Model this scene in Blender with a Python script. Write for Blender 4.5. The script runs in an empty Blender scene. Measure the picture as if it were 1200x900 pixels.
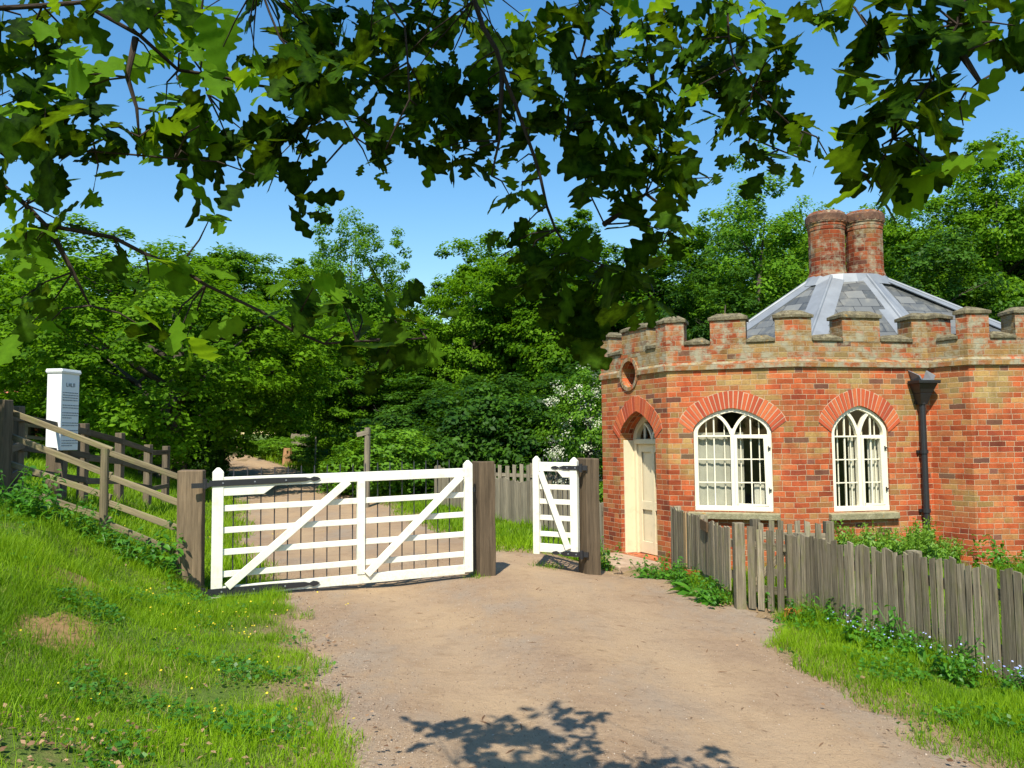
import bpy, math, random
import numpy as np
from mathutils import Vector, Matrix, geometry

random.seed(7)
rng = np.random.default_rng(11)
SC = bpy.context.scene
COL = SC.collection
R = math.radians

# ------------------------------------------------------------------ camera, sky, sun, exposure
EYE = Vector((0, 0, 1.6))
PITCH, ROLL, FPX = R(3.78), R(0.5), 970.0
_r = Vector((1, 0, 0)); _u = Vector((0, -math.sin(PITCH), math.cos(PITCH))); _f = Vector((0, math.cos(PITCH), math.sin(PITCH)))
RIGHT = _r * math.cos(ROLL) - _u * math.sin(ROLL)
UP = _u * math.cos(ROLL) + _r * math.sin(ROLL)
cd = bpy.data.cameras.new('camera')
cam = bpy.data.objects.new('camera', cd)
COL.objects.link(cam)
cd.sensor_width = 36
cd.lens = FPX / 1200 * 36
cd.clip_start = 0.05
cd.clip_end = 3000
m = Matrix((RIGHT, UP, -_f)).transposed().to_4x4()
m.translation = EYE
cam.matrix_world = m
SC.camera = cam

SUN_EL, SUN_AZ = R(53), R(190)
SUN = Vector((math.sin(SUN_AZ) * math.cos(SUN_EL), math.cos(SUN_AZ) * math.cos(SUN_EL), math.sin(SUN_EL)))
w = bpy.data.worlds.new('World')
SC.world = w
w.use_nodes = True
nt = w.node_tree
nt.nodes.clear()
sky = nt.nodes.new('ShaderNodeTexSky')
sky.sky_type = 'NISHITA'
sky.sun_disc = False
sky.sun_elevation = SUN_EL
sky.sun_rotation = SUN_AZ
sky.altitude = 0
sky.air_density = 1.4
sky.dust_density = 0.4
sky.ozone_density = 3.0
hsv = nt.nodes.new('ShaderNodeHueSaturation')
hsv.inputs['Saturation'].default_value = 1.33
bg = nt.nodes.new('ShaderNodeBackground')
bg.inputs['Strength'].default_value = 0.12
wo = nt.nodes.new('ShaderNodeOutputWorld')
nt.links.new(sky.outputs[0], hsv.inputs['Color'])
nt.links.new(hsv.outputs[0], bg.inputs['Color'])
nt.links.new(bg.outputs[0], wo.inputs['Surface'])
sd = bpy.data.lights.new('sun', 'SUN')
sd.energy = 5.0
sd.angle = R(0.5)
sd.color = (1.0, 0.94, 0.82)
so = bpy.data.objects.new('sun', sd)
COL.objects.link(so)
so.rotation_euler = (-SUN).to_track_quat('-Z', 'Y').to_euler()
so.location = SUN * 60
SC.view_settings.view_transform = 'Standard'
SC.view_settings.look = 'None'
SC.view_settings.exposure = 0.60
SC.view_settings.gamma = 1
SC.view_settings.use_curve_mapping = False
SC.render.engine = 'CYCLES'
SC.cycles.max_bounces = 6
SC.cycles.diffuse_bounces = 3
SC.cycles.transmission_bounces = 4
SC.cycles.transparent_max_bounces = 8
SC.cycles.use_denoising = True


def at(px, py, Y):
    """a place seen at that pixel of the photograph (1200x900), Y metres in front"""
    d = _f * 1.0 + RIGHT * ((px - 600) / FPX) + UP * ((450 - py) / FPX)
    return EYE + d * (Y / d.y)


# ------------------------------------------------------------------ bookkeeping
ORIGIN = {}


def tag(o, label=None, cat=None, group=None, kind=None):
    if label: o['label'] = label
    if cat: o['category'] = cat
    if group: o['group'] = group
    if kind: o['kind'] = kind
    return o


def thing(name, label, cat, loc=(0, 0, 0), group=None):
    o = bpy.data.objects.new(name, None)
    COL.objects.link(o)
    o.empty_display_size = 0.2
    o.location = loc
    ORIGIN[o] = Vector(loc)
    return tag(o, label, cat, group)


def link(name, mesh, parent=None, loc=None):
    o = bpy.data.objects.new(name, mesh)
    COL.objects.link(o)
    if parent: o.parent = parent
    if loc is not None: o.location = loc
    return o


def copy_tree(o, parent=None):
    c = o.copy()
    COL.objects.link(c)
    if parent: c.parent = parent
    for ch in o.children:
        copy_tree(ch, c)
    return c


class MB:
    """collects faces in world coordinates with UVs; build() links ONE mesh object"""

    def __init__(self):
        self.v = []; self.f = []; self.uv = []

    def face(self, pts, uvs=None):
        i = len(self.v)
        self.v += [Vector(p) for p in pts]
        self.f.append(list(range(i, i + len(pts))))
        self.uv += list(uvs) if uvs else [(p[0], p[2] if len(p) > 2 else 0) for p in pts]

    def hexa(self, b, t, ulen=None):
        """b, t: two matching rings of points (bottom, top), closed prism"""
        n = len(b)
        off = random.random() * 7
        per = 0
        for i in range(n):
            j = (i + 1) % n
            wd = (Vector(b[j]) - Vector(b[i])).length
            h0, h1 = 0, (Vector(t[i]) - Vector(b[i])).length
            if ulen: h0, h1 = b[i][2], t[i][2]
            o2 = 0 if ulen else off
            self.face([b[i], b[j], t[j], t[i]], [(per + o2, h0 + o2), (per + wd + o2, h0 + o2), (per + wd + o2, h1 + o2), (per + o2, h1 + o2)])
            per += wd
        self.face(list(t), [(p[0], p[1]) for p in t])
        self.face(list(reversed(b)), [(p[0], p[1]) for p in reversed(b)])

    def beam(self, p0, p1, w, h, up=(0, 0, 1), w1=None, h1=None, jit=0):
        """bar from p0 to p1, w across (perpendicular to up), h along up; UV v runs along the length"""
        p0 = Vector(p0); p1 = Vector(p1)
        d = (p1 - p0).normalized()
        s = d.cross(Vector(up))
        if s.length < 1e-4: s = d.cross(Vector((0, 1, 0)))
        s.normalize()
        u = s.cross(d).normalized()
        w1 = w if w1 is None else w1
        h1 = h if h1 is None else h1
        j = lambda: Vector((random.uniform(-jit, jit), random.uniform(-jit, jit), random.uniform(-jit, jit)))
        A = [p0 + s * a * w / 2 + u * b * h / 2 + j() for a, b in ((-1, -1), (1, -1), (1, 1), (-1, 1))]
        B = [p1 + s * a * w1 / 2 + u * b * h1 / 2 + j() for a, b in ((-1, -1), (1, -1), (1, 1), (-1, 1))]
        self.hexa(A, B)

    def tube(self, pts, r, n=8, cap=True):
        pts = [Vector(p) for p in pts]
        if not hasattr(r, '__len__'): r = [r] * len(pts)
        rings = []
        for i, p in enumerate(pts):
            d = (pts[min(i + 1, len(pts) - 1)] - pts[max(i - 1, 0)]).normalized()
            a = Vector((0, 0, 1)) if abs(d.z) < 0.9 else Vector((1, 0, 0))
            s = d.cross(a).normalized(); u = s.cross(d)
            rings.append([p + (s * math.cos(2 * math.pi * k / n) + u * math.sin(2 * math.pi * k / n)) * r[i] for k in range(n)])
        L = 0
        for i in range(len(pts) - 1):
            L2 = L + (pts[i + 1] - pts[i]).length
            for k in range(n):
                q = (k + 1) % n
                c = 2 * math.pi * max(r[i], 0.004) / n
                self.face([rings[i][q], rings[i][k], rings[i + 1][k], rings[i + 1][q]], [((k + 1) * c, L), (k * c, L), (k * c, L2), ((k + 1) * c, L2)])
            L = L2
        if cap:
            self.face(rings[0]); self.face(list(reversed(rings[-1])))

    def build(self, name, mat, parent=None, bevel=0, smooth=False, weld=True):
        o0 = Vector((0, 0, 0))
        p = parent
        while p is not None:
            o0 += Vector(p.location); p = p.parent
        me = bpy.data.meshes.new(name)
        me.from_pydata([v - o0 for v in self.v], [], self.f)
        uvl = me.uv_layers.new(name='UVMap')
        flat = np.array([c for u in self.uv for c in u[:2]], dtype=np.float32)
        uvl.data.foreach_set('uv', flat)
        for mm in (mat if isinstance(mat, (list, tuple)) else [mat]): me.materials.append(mm)
        o = link(name, me, parent)
        if weld or bevel:
            import bmesh
            bm = bmesh.new(); bm.from_mesh(me)
            bmesh.ops.remove_doubles(bm, verts=bm.verts, dist=1e-5)
            bmesh.ops.recalc_face_normals(bm, faces=bm.faces)
            bm.to_mesh(me); bm.free()
        if bevel:
            md = o.modifiers.new('edge', 'BEVEL'); md.width = bevel; md.segments = 2; md.limit_method = 'ANGLE'
        if smooth:
            me.polygons.foreach_set('use_smooth', [True] * len(me.polygons))
        return o


def np_mesh(name, V, F, tint=None):
    """V (n,3) array, F (m,k) array of equal-sized faces, tint (n,)"""
    me = bpy.data.meshes.new(name)
    m_, k = F.shape
    me.vertices.add(len(V)); me.vertices.foreach_set('co', np.ascontiguousarray(V, dtype=np.float32).ravel())
    me.loops.add(m_ * k); me.loops.foreach_set('vertex_index', np.ascontiguousarray(F, dtype=np.int32).ravel())
    me.polygons.add(m_)
    me.polygons.foreach_set('loop_start', np.arange(0, m_ * k, k, dtype=np.int32))
    me.polygons.foreach_set('loop_total', np.full(m_, k, dtype=np.int32))
    if tint is not None:
        a = me.attributes.new('tint', 'FLOAT', 'POINT')
        a.data.foreach_set('value', np.ascontiguousarray(tint, dtype=np.float32))
    me.update(calc_edges=True)
    return me


def frames(nrm, spin):
    """rotation matrices (n,3,3): local z -> nrm, local y turned about it by spin"""
    n = nrm / (np.linalg.norm(nrm, axis=1, keepdims=True) + 1e-9)
    a = np.where(np.abs(n[:, 2:3]) < 0.95, np.array([[0, 0, 1.0]]), np.array([[1.0, 0, 0]]))
    x = np.cross(a, n); x /= np.linalg.norm(x, axis=1, keepdims=True) + 1e-9
    y = np.cross(n, x)
    c, s = np.cos(spin)[:, None], np.sin(spin)[:, None]
    x2 = x * c + y * s; y2 = -x * s + y * c
    return np.stack([x2, y2, n], axis=2)


def scatter(tv, tf, M, S, T, tint):
    """stamp template tv/tf with rotations M, scales S, places T; returns V, F, tint arrays"""
    n, k = len(T), len(tv)
    S = np.asarray(S)
    sv = tv[None] * (S[:, None, None] if S.ndim == 1 else S[:, None, :])
    V = np.einsum('nij,nkj->nki', M, sv) + T[:, None, :]
    F = tf[None] + (np.arange(n) * k)[:, None, None]
    return V.reshape(-1, 3), F.reshape(-1, tf.shape[1]), np.repeat(tint, k)


def merge(parts):
    V, F, t, o = [], [], [], 0
    for v, f, ti in parts:
        V.append(v); F.append(f + o); t.append(ti); o += len(v)
    return np.concatenate(V), np.concatenate(F), np.concatenate(t)


# ------------------------------------------------------------------ materials
class NT:
    def __init__(self, name):
        self.m = bpy.data.materials.new(name)
        self.m.use_nodes = True
        self.t = self.m.node_tree
        self.t.nodes.clear()
        self.out = self.t.nodes.new('ShaderNodeOutputMaterial')

    def n(self, typ, ins=None, **props):
        nd = self.t.nodes.new('ShaderNode' + typ)
        for k, v in props.items(): setattr(nd, k, v)
        for k, v in (ins or {}).items(): self.set(nd.inputs[k], v)
        return nd

    def set(self, sock, v):
        if isinstance(v, bpy.types.NodeSocket): self.t.links.new(v, sock)
        else: sock.default_value = v

    def math(self, op, a, b=0.0, c=0.0, clamp=False):
        nd = self.t.nodes.new('ShaderNodeMath'); nd.operation = op; nd.use_clamp = clamp
        self.set(nd.inputs[0], a); self.set(nd.inputs[1], b); self.set(nd.inputs[2], c)
        return nd.outputs[0]

    def mix(self, f, a, b, blend='MIX'):
        nd = self.t.nodes.new('ShaderNodeMix'); nd.data_type = 'RGBA'; nd.blend_type = blend
        self.set(nd.inputs[0], f)
        for s, v in ((nd.inputs[6], a), (nd.inputs[7], b)):
            if isinstance(v, tuple) and len(v) == 3: v = (*v, 1)
            self.set(s, v)
        return nd.outputs[2]

    def ramp(self, f, stops, interp='LINEAR'):
        nd = self.t.nodes.new('ShaderNodeValToRGB')
        cr = nd.color_ramp; cr.interpolation = interp
        while len(cr.elements) < len(stops): cr.elements.new(0.5)
        for e, (p, c) in zip(cr.elements, stops):
            e.position = p; e.color = (*c, 1) if len(c) == 3 else c
        self.set(nd.inputs[0], f)
        return nd.outputs[0]

    def noise(self, vec, scale, detail=3, rough=0.55, col=False):
        nd = self.n('TexNoise', {'Scale': scale, 'Detail': detail, 'Roughness': rough})
        if vec is not None: self.set(nd.inputs['Vector'], vec)
        return nd.outputs[1 if col else 0]

    def coord(self, which='Object'):
        return self.n('TexCoord').outputs[which]

    def mapping(self, vec, scale=(1, 1, 1), loc=(0, 0, 0)):
        return self.n('Mapping', {'Vector': vec, 'Scale': scale, 'Location': loc}).outputs[0]

    def bump(self, h, strength=0.4, dist=0.01):
        return self.n('Bump', {'Height': h, 'Strength': strength, 'Distance': dist}).outputs[0]

    def principled(self, col, rough=0.8, spec=0.3, normal=None, metal=0.0):
        p = self.n('BsdfPrincipled', {'Roughness': rough, 'Metallic': metal, 'Specular IOR Level': spec})
        self.set(p.inputs['Base Color'], (*col, 1) if isinstance(col, tuple) and len(col) == 3 else col)
        if normal is not None: self.set(p.inputs['Normal'], normal)
        return p.outputs[0]

    def done(self, sh):
        self.t.links.new(sh, self.out.inputs['Surface'])
        return self.m


def brick_mat(name, tan=0.0, lichen=0.0, red=0.0, grime=0.0):
    """brickwork on UVs in metres: alternating long and short bricks, each with a colour of its own"""
    g = NT(name)
    uv = g.coord('UV')
    wob = g.noise(uv, 9, 2, col=True)
    off = g.n('VectorMath', {0: wob, 1: (0.5, 0.5, 0.5)}, operation='SUBTRACT').outputs[0]
    off = g.n('VectorMath', {0: off, 'Scale': 0.016}, operation='SCALE').outputs[0]
    uvw = g.n('VectorMath', {0: uv, 1: off}).outputs[0]
    sx = g.n('SeparateXYZ', {0: uvw})
    u, v = sx.outputs[0], sx.outputs[1]
    H, P, S = 0.072, 0.335, 0.655
    vr = g.math('DIVIDE', v, H)
    row = g.math('FLOOR', vr); fv = g.math('FRACT', vr)
    rj = g.n('TexWhiteNoise', {'W': row}, noise_dimensions='1D').outputs[0]
    uo = g.math('ADD', g.math('DIVIDE', u, P), g.math('ADD', g.math('MULTIPLY', row, 0.5), g.math('MULTIPLY', rj, 0.22)))
    cell = g.math('FLOOR', uo); f = g.math('FRACT', uo)
    isH = g.math('GREATER_THAN', f, S)
    d1 = g.math('MINIMUM', f, g.math('ABSOLUTE', g.math('SUBTRACT', f, S)))
    d2 = g.math('MINIMUM', d1, g.math('SUBTRACT', 1.0, f))
    dx = g.math('MULTIPLY', d2, P)
    dy = g.math('MULTIPLY', g.math('MINIMUM', fv, g.math('SUBTRACT', 1.0, fv)), H)
    dm = g.math('MINIMUM', dx, dy)
    edge = g.noise(uv, 60, 2)
    dm = g.math('ADD', dm, g.math('MULTIPLY', g.math('SUBTRACT', edge, 0.5), 0.006))
    mask = g.math('DIVIDE', g.math('SUBTRACT', dm, 0.0015), 0.0035, clamp=True)
    idv = g.n('CombineXYZ', {0: g.math('ADD', g.math('MULTIPLY', cell, 2), isH), 1: row, 2: 3.3}).outputs[0]
    wn = g.n('TexWhiteNoise', {'Vector': idv}, noise_dimensions='3D')
    rnd, rcol = wn.outputs[0], wn.outputs[1]
    rs = g.n('SeparateXYZ', {0: rcol})
    big = g.noise(uv, 1.1, 3)
    bigs = g.math('MULTIPLY', g.math('SUBTRACT', big, 0.5), 1.7)
    pos = g.math('ADD', g.math('ADD', g.math('MULTIPLY', rnd, 0.47), 0.22 + tan * 0.42 - red * 0.12), g.math('ADD', bigs, g.math('MULTIPLY', g.math('DIVIDE', g.math('SUBTRACT', v, 1.2), 1.3, clamp=True), 0.2)), clamp=True)
    base = g.ramp(pos, [(0.0, (0.16, 0.036, 0.022)), (0.2, (0.30, 0.05, 0.02)), (0.42, (0.49, 0.10, 0.03)), (0.62, (0.46, 0.145, 0.052)),
                        (0.8, (0.40, 0.23, 0.075)), (1.0, (0.36, 0.25, 0.095))])
    # burnt headers and a few odd grey ones
    burnt = g.math('GREATER_THAN', rs.outputs[1], 0.955)
    base = g.mix(g.math('MULTIPLY', burnt, 0.75), base, (0.10, 0.06, 0.05))
    val = g.math('ADD', 0.72, g.math('MULTIPLY', rs.outputs[2], 0.5))
    base = g.mix(1.0, base, g.n('CombineColor', {0: val, 1: val, 2: val}).outputs[0], 'MULTIPLY')
    grit = g.noise(uv, 45, 4, 0.7)
    base = g.mix(g.math('MULTIPLY', g.math('SUBTRACT', grit, 0.45, clamp=True), 2.2, clamp=True), base, g.mix(1.0, base, (0.45, 0.42, 0.42), 'MULTIPLY'))
    mott = g.noise(uv, 17, 4, 0.7)
    base = g.mix(g.math('MULTIPLY', g.math('SUBTRACT', mott, 0.5, clamp=True), 2.0, clamp=True), base, g.mix(1.0, base, (1.25, 1.5, 1.6), 'MULTIPLY'))
    if grime:
        base = g.mix(grime, base, g.mix(1.0, base, (0.42, 0.36, 0.34), 'MULTIPLY'))
    mort = g.mix(g.noise(uv, 6), (0.40, 0.28, 0.165), (0.60, 0.45, 0.29))
    if grime: mort = g.mix(grime, mort, (0.2, 0.15, 0.09))
    base = g.mix(g.math('MULTIPLY', g.noise(uv, 3.3, 5, 0.75), 0.22), base, (0.20, 0.12, 0.06))
    col = g.mix(mask, mort, base)
    stain = g.noise(g.mapping(uv, (1.6, 0.5, 1)), 1.7, 5, 0.7)
    col = g.mix(g.math('MULTIPLY', g.math('SUBTRACT', stain, 0.5, clamp=True), 3.2, clamp=True), col, g.mix(1.0, col, (0.5, 0.43, 0.38), 'MULTIPLY'))
    if lichen:
        ln = g.noise(uv, 5, 5, 0.7)
        lm = g.math('MULTIPLY', g.math('SUBTRACT', ln, 0.56 - lichen * 0.1, clamp=True), 7 * lichen, clamp=True)
        col = g.mix(lm, col, g.mix(g.noise(uv, 14), (0.20, 0.18, 0.11), (0.40, 0.36, 0.25)))
    h = g.math('ADD', g.math('MULTIPLY', mask, 1.0), g.math('MULTIPLY', grit, 0.5))
    return g.done(g.principled(col, 0.9, 0.15, g.bump(h, 0.7, 0.008)))


def wood_mat(name, dark, light, green=None, stretch=(34, 3, 1), rough=0.85, bumpd=0.004, weather=0.5):
    """weathered timber on UVs: v runs along the grain"""
    g = NT(name)
    oi = g.n('ObjectInfo').outputs['Random']
    uv = g.coord('UV')
    sh = g.n('CombineXYZ', {0: g.math('MULTIPLY', oi, 17.0), 1: g.math('MULTIPLY', oi, 9.0)}).outputs[0]
    uv = g.n('VectorMath', {0: uv, 1: sh}).outputs[0]
    gr = g.noise(g.mapping(uv, stretch), 1.0, 5, 0.65)
    fine = g.noise(g.mapping(uv, (stretch[0] * 4, stretch[1] * 2.2, 1)), 1.0, 3, 0.6)
    f = g.math('ADD', g.math('MULTIPLY', gr, 0.7), g.math('MULTIPLY', fine, 0.3))
    f = g.math('MULTIPLY', g.math('SUBTRACT', f, 0.28), 2.2, clamp=True)
    col = g.mix(f, dark, light)
    if green:
        pn = g.noise(g.mapping(uv, (9, 4, 1)), 1.0, 4, 0.7)
        col = g.mix(g.math('MULTIPLY', g.math('SUBTRACT', pn, 0.5, clamp=True), 4.0, clamp=True), col, green)
    v = g.math('ADD', 0.5, g.math('MULTIPLY', oi, 0.95))
    col = g.mix(weather, col, g.mix(1.0, col, g.n('CombineColor', {0: v, 1: v, 2: v}).outputs[0], 'MULTIPLY'))
    return g.done(g.principled(col, rough, 0.2, g.bump(f, 0.7, bumpd)))


def paint_mat(name, col, dirt=(0.5, 0.48, 0.38), amount=0.35, rough=0.45, splash=0.0):
    g = NT(name)
    c = g.coord('Object')
    n = g.noise(c, 9, 5, 0.7)
    f = g.math('MULTIPLY', g.math('SUBTRACT', n, 0.52, clamp=True), 3.0 * amount, clamp=True)
    st = g.noise(g.mapping(c, (40, 40, 3)), 1.0, 3)
    low = g.math('MULTIPLY', g.math('SUBTRACT', 0.42, g.n('SeparateXYZ', {0: c}).outputs[2]), 1.6, clamp=True)
    sp_ = g.noise(c, 38, 4, 0.75)
    f = g.math('ADD', f, g.math('MULTIPLY', g.math('MULTIPLY', low, splash), g.math('MULTIPLY', g.math('SUBTRACT', sp_, 0.42, clamp=True), 4.0, clamp=True)), clamp=True)
    return g.done(g.principled(g.mix(f, col, dirt), rough, 0.4, g.bump(st, 0.15, 0.002)))


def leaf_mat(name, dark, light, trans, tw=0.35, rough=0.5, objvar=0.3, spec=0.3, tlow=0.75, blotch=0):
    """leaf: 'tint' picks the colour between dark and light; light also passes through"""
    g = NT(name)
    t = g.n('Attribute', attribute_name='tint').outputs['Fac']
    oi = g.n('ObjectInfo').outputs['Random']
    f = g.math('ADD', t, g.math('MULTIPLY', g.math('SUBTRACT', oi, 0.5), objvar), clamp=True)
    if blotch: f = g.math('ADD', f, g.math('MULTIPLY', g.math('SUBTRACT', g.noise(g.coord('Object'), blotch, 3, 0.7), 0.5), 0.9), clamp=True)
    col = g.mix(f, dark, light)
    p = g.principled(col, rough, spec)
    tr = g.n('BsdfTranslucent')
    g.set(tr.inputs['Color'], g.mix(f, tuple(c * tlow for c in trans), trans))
    mx = g.n('MixShader', {0: tw, 1: p, 2: tr.outputs[0]})
    return g.done(mx.outputs[0])


def stone_mat(name, a, b, c, scale=8.0, bumpd=0.01):
    g = NT(name)
    co = g.coord('Object')
    n1 = g.noise(co, scale, 5, 0.7); n2 = g.noise(co, scale * 3.1, 4, 0.7); n3 = g.noise(co, scale * 0.8, 3)
    col = g.mix(g.math('MULTIPLY', g.math('SUBTRACT', n1, 0.4, clamp=True), 4, clamp=True), a, b)
    col = g.mix(g.math('MULTIPLY', g.math('SUBTRACT', n2, 0.57, clamp=True), 6, clamp=True), col, c)
    col = g.mix(g.math('MULTIPLY', g.math('SUBTRACT', n3, 0.66, clamp=True), 9, clamp=True), col, (0.42, 0.20, 0.02))
    return g.done(g.principled(col, 0.92, 0.15, g.bump(n2, 0.8, bumpd)))


def plain(name, col, rough=0.6, spec=0.4, metal=0.0, var=0.25, scale=14):
    g = NT(name)
    n = g.noise(g.coord('Object'), scale, 4, 0.6)
    c = g.mix(n, tuple(x * (1 - var) for x in col), tuple(min(1, x * (1 + var)) for x in col))
    return g.done(g.principled(c, rough, spec, g.bump(n, 0.2, 0.003), metal))


M = {}
M['brick'] = brick_mat('brick_wall', 0.0)
M['brick_upper'] = brick_mat('brick_weathered', 0.20, 1.0, 0.0, 0.35)
M['brick_chimney'] = brick_mat('brick_chimney', -0.30, 0.8, 0.8, 0.75)
M['picket'] = wood_mat('picket_wood', (0.022, 0.018, 0.013), (0.40, 0.335, 0.225), (0.18, 0.175, 0.07), (48, 2.0, 1), 0.9, 0.01, 0.9)
M['picket_far'] = wood_mat('far_picket_wood', (0.11, 0.095, 0.07), (0.34, 0.29, 0.2), None, (26, 2.0, 1), 0.9, 0.006)
M['new_picket'] = wood_mat('new_picket_wood', (0.36, 0.22, 0.1), (0.6, 0.42, 0.22), None, (26, 2.0, 1))
M['post'] = wood_mat('gate_post_oak', (0.05, 0.036, 0.022), (0.23, 0.165, 0.10), None, (22, 1.6, 1), 0.85, 0.006)
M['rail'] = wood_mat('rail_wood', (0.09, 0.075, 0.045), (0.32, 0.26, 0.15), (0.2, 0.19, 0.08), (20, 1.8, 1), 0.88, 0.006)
M['dark_rail'] = wood_mat('dark_rail_wood', (0.05, 0.04, 0.028), (0.2, 0.155, 0.1), None, (20, 1.8, 1), 0.9, 0.006)  # darker copy of the rail wood, with tree shade put into its colour
M['white'] = paint_mat('white_gate_paint', (0.76, 0.745, 0.62), (0.42, 0.38, 0.25), 0.7, 0.5, 0.7)
M['cream'] = paint_mat('cream_joinery_paint', (0.80, 0.74, 0.56), (0.5, 0.44, 0.3), 0.35, 0.5)
M['sign_white'] = paint_mat('white_sign_paint', (0.78, 0.80, 0.78), (0.6, 0.6, 0.5), 0.2, 0.4)
M['sign_ink'] = plain('sign_ink', (0.2, 0.23, 0.25), 0.7)
M['iron'] = plain('black_iron', (0.018, 0.018, 0.02), 0.45, 0.5)
M['rod'] = plain('iron_rod', (0.03, 0.03, 0.035), 0.5, 0.5)
M['lead'] = plain('lead_sheet', (0.21, 0.225, 0.24), 0.5, 0.4, 0.15, 0.35, 4)
M['coping'] = stone_mat('coping_stone', (0.09, 0.075, 0.045), (0.21, 0.18, 0.105), (0.38, 0.35, 0.25), 13)
M['sill'] = stone_mat('sill_stone', (0.2, 0.18, 0.1), (0.33, 0.3, 0.18), (0.42, 0.39, 0.28), 12)
M['step'] = stone_mat('step_stone', (0.34, 0.24, 0.16), (0.45, 0.33, 0.23), (0.3, 0.22, 0.16), 7)
M['dark_inside'] = plain('dark_interior', (0.035, 0.032, 0.03), 0.9)
M['door_paint'] = paint_mat('door_paint', (0.70, 0.60, 0.40), (0.42, 0.34, 0.2), 0.5, 0.5)
M['shaded_curtain'] = plain('shaded_curtain_cloth', (0.34, 0.335, 0.255), 0.95, 0.05, 0, 0.3, 3)  # curtain cloth darkened for the shade and dirty glass in front of it
M['curtain'] = plain('curtain_cloth', (0.50, 0.485, 0.38), 0.9, 0.1, 0, 0.1, 6)
M['room'] = plain('room_plaster', (0.25, 0.22, 0.18), 0.9)
M['bark'] = wood_mat('oak_bark', (0.016, 0.012, 0.009), (0.075, 0.055, 0.04), None, (26, 6, 1), 0.95, 0.012, 0.2)
M['cap'] = stone_mat('chimney_cap', (0.10, 0.055, 0.038), (0.19, 0.10, 0.06), (0.26, 0.2, 0.13), 9)
M['trunk'] = wood_mat('tree_bark', (0.03, 0.026, 0.02), (0.12, 0.1, 0.075), None, (14, 4, 1), 0.95, 0.02, 0.2)


def arch_brick():
    g = NT('arch_brick')
    rp = g.n('NewGeometry').outputs['Random Per Island']
    uv = g.coord('UV')
    gr = g.noise(g.coord('Object'), 30, 4, 0.7)
    c = g.ramp(rp, [(0, (0.34, 0.06, 0.03)), (0.5, (0.50, 0.10, 0.038)), (1, (0.55, 0.15, 0.055))])
    c = g.mix(g.math('MULTIPLY', g.math('SUBTRACT', gr, 0.5, clamp=True), 2.5, clamp=True), c, (0.25, 0.10, 0.06))
    return g.done(g.principled(c, 0.9, 0.15, g.bump(gr, 0.5, 0.006)))


def glass_mat():
    g = NT('window_glass')
    fr = g.math('ADD', 0.05, g.math('MULTIPLY', g.math('POWER', g.n('LayerWeight', {'Blend': 0.5}).outputs['Facing'], 4.0), 0.6))
    gl = g.n('BsdfGlossy', {'Roughness': 0.03})
    tr = g.n('BsdfTransparent')
    return g.done(g.n('MixShader', {0: fr, 1: tr.outputs[0], 2: gl.outputs[0]}).outputs[0])


def slate_mat():
    g = NT('roof_slate')
    uv = g.coord('UV')
    b = g.n('TexBrick', {'Vector': uv, 'Scale': 1.0, 'Mortar Size': 0.006, 'Brick Width': 0.3, 'Row Height': 0.2, 'Color1': (0.05, 0.055, 0.055, 1),
                         'Color2': (0.17, 0.17, 0.155, 1), 'Mortar': (0.02, 0.02, 0.02, 1), 'Bias': 0.0})
    n = g.noise(g.coord('Object'), 6, 5, 0.7)
    c = g.mix(g.math('MULTIPLY', g.math('SUBTRACT', n, 0.5, clamp=True), 3, clamp=True), b.outputs[0], (0.22, 0.21, 0.17))
    return g.done(g.principled(c, 0.42, 0.6, g.bump(b.outputs[1], -0.8, 0.012)))


M['arch'] = arch_brick()
M['glass'] = glass_mat()
M['slate'] = slate_mat()
M['mortar'] = plain('arch_mortar', (0.5, 0.36, 0.24), 0.95, 0.1)
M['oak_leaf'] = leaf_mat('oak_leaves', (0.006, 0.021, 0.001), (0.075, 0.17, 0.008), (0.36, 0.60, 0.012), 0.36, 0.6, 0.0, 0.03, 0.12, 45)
M['leaf'] = leaf_mat('tree_leaves', (0.016, 0.062, 0.002), (0.135, 0.27, 0.006), (0.20, 0.42, 0.006), 0.36, 0.6, 0.5, 0.1)
M['leaf_light'] = leaf_mat('light_tree_leaves', (0.032, 0.105, 0.006), (0.145, 0.30, 0.015), (0.25, 0.48, 0.02), 0.36, 0.6, 0.4, 0.1)
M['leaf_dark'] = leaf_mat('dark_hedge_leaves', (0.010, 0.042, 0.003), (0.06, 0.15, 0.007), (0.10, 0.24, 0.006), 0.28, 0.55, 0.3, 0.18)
M['leaf_bush'] = leaf_mat('bush_leaves', (0.04, 0.12, 0.006), (0.15, 0.30, 0.012), (0.22, 0.44, 0.01), 0.32, 0.55, 0.2, 0.2)
M['blossom'] = leaf_mat('white_blossom', (0.5, 0.52, 0.36), (0.75, 0.75, 0.6), (0.7, 0.7, 0.5), 0.3, 0.8, 0.0, 0.1)
M['grass'] = leaf_mat('grass_blades', (0.045, 0.13, 0.003), (0.23, 0.38, 0.006), (0.30, 0.52, 0.006), 0.38, 0.6, 0.0, 0.2)
M['dry_grass'] = leaf_mat('dry_grass_blades', (0.2, 0.17, 0.05), (0.38, 0.33, 0.12), (0.3, 0.28, 0.08), 0.25, 0.7, 0.0, 0.2)
M['weed'] = leaf_mat('weed_leaves', (0.03, 0.12, 0.008), (0.10, 0.27, 0.02), (0.16, 0.42, 0.02), 0.35, 0.45, 0.2, 0.35)
M['fern'] = leaf_mat('fern_leaves', (0.07, 0.18, 0.01), (0.2, 0.36, 0.03), (0.3, 0.5, 0.03), 0.35, 0.5, 0.1, 0.3)
M['yellow'] = leaf_mat('yellow_petals', (0.6, 0.45, 0.02), (0.75, 0.6, 0.04), (0.6, 0.5, 0.02), 0.2, 0.6, 0.0, 0.2)
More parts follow.
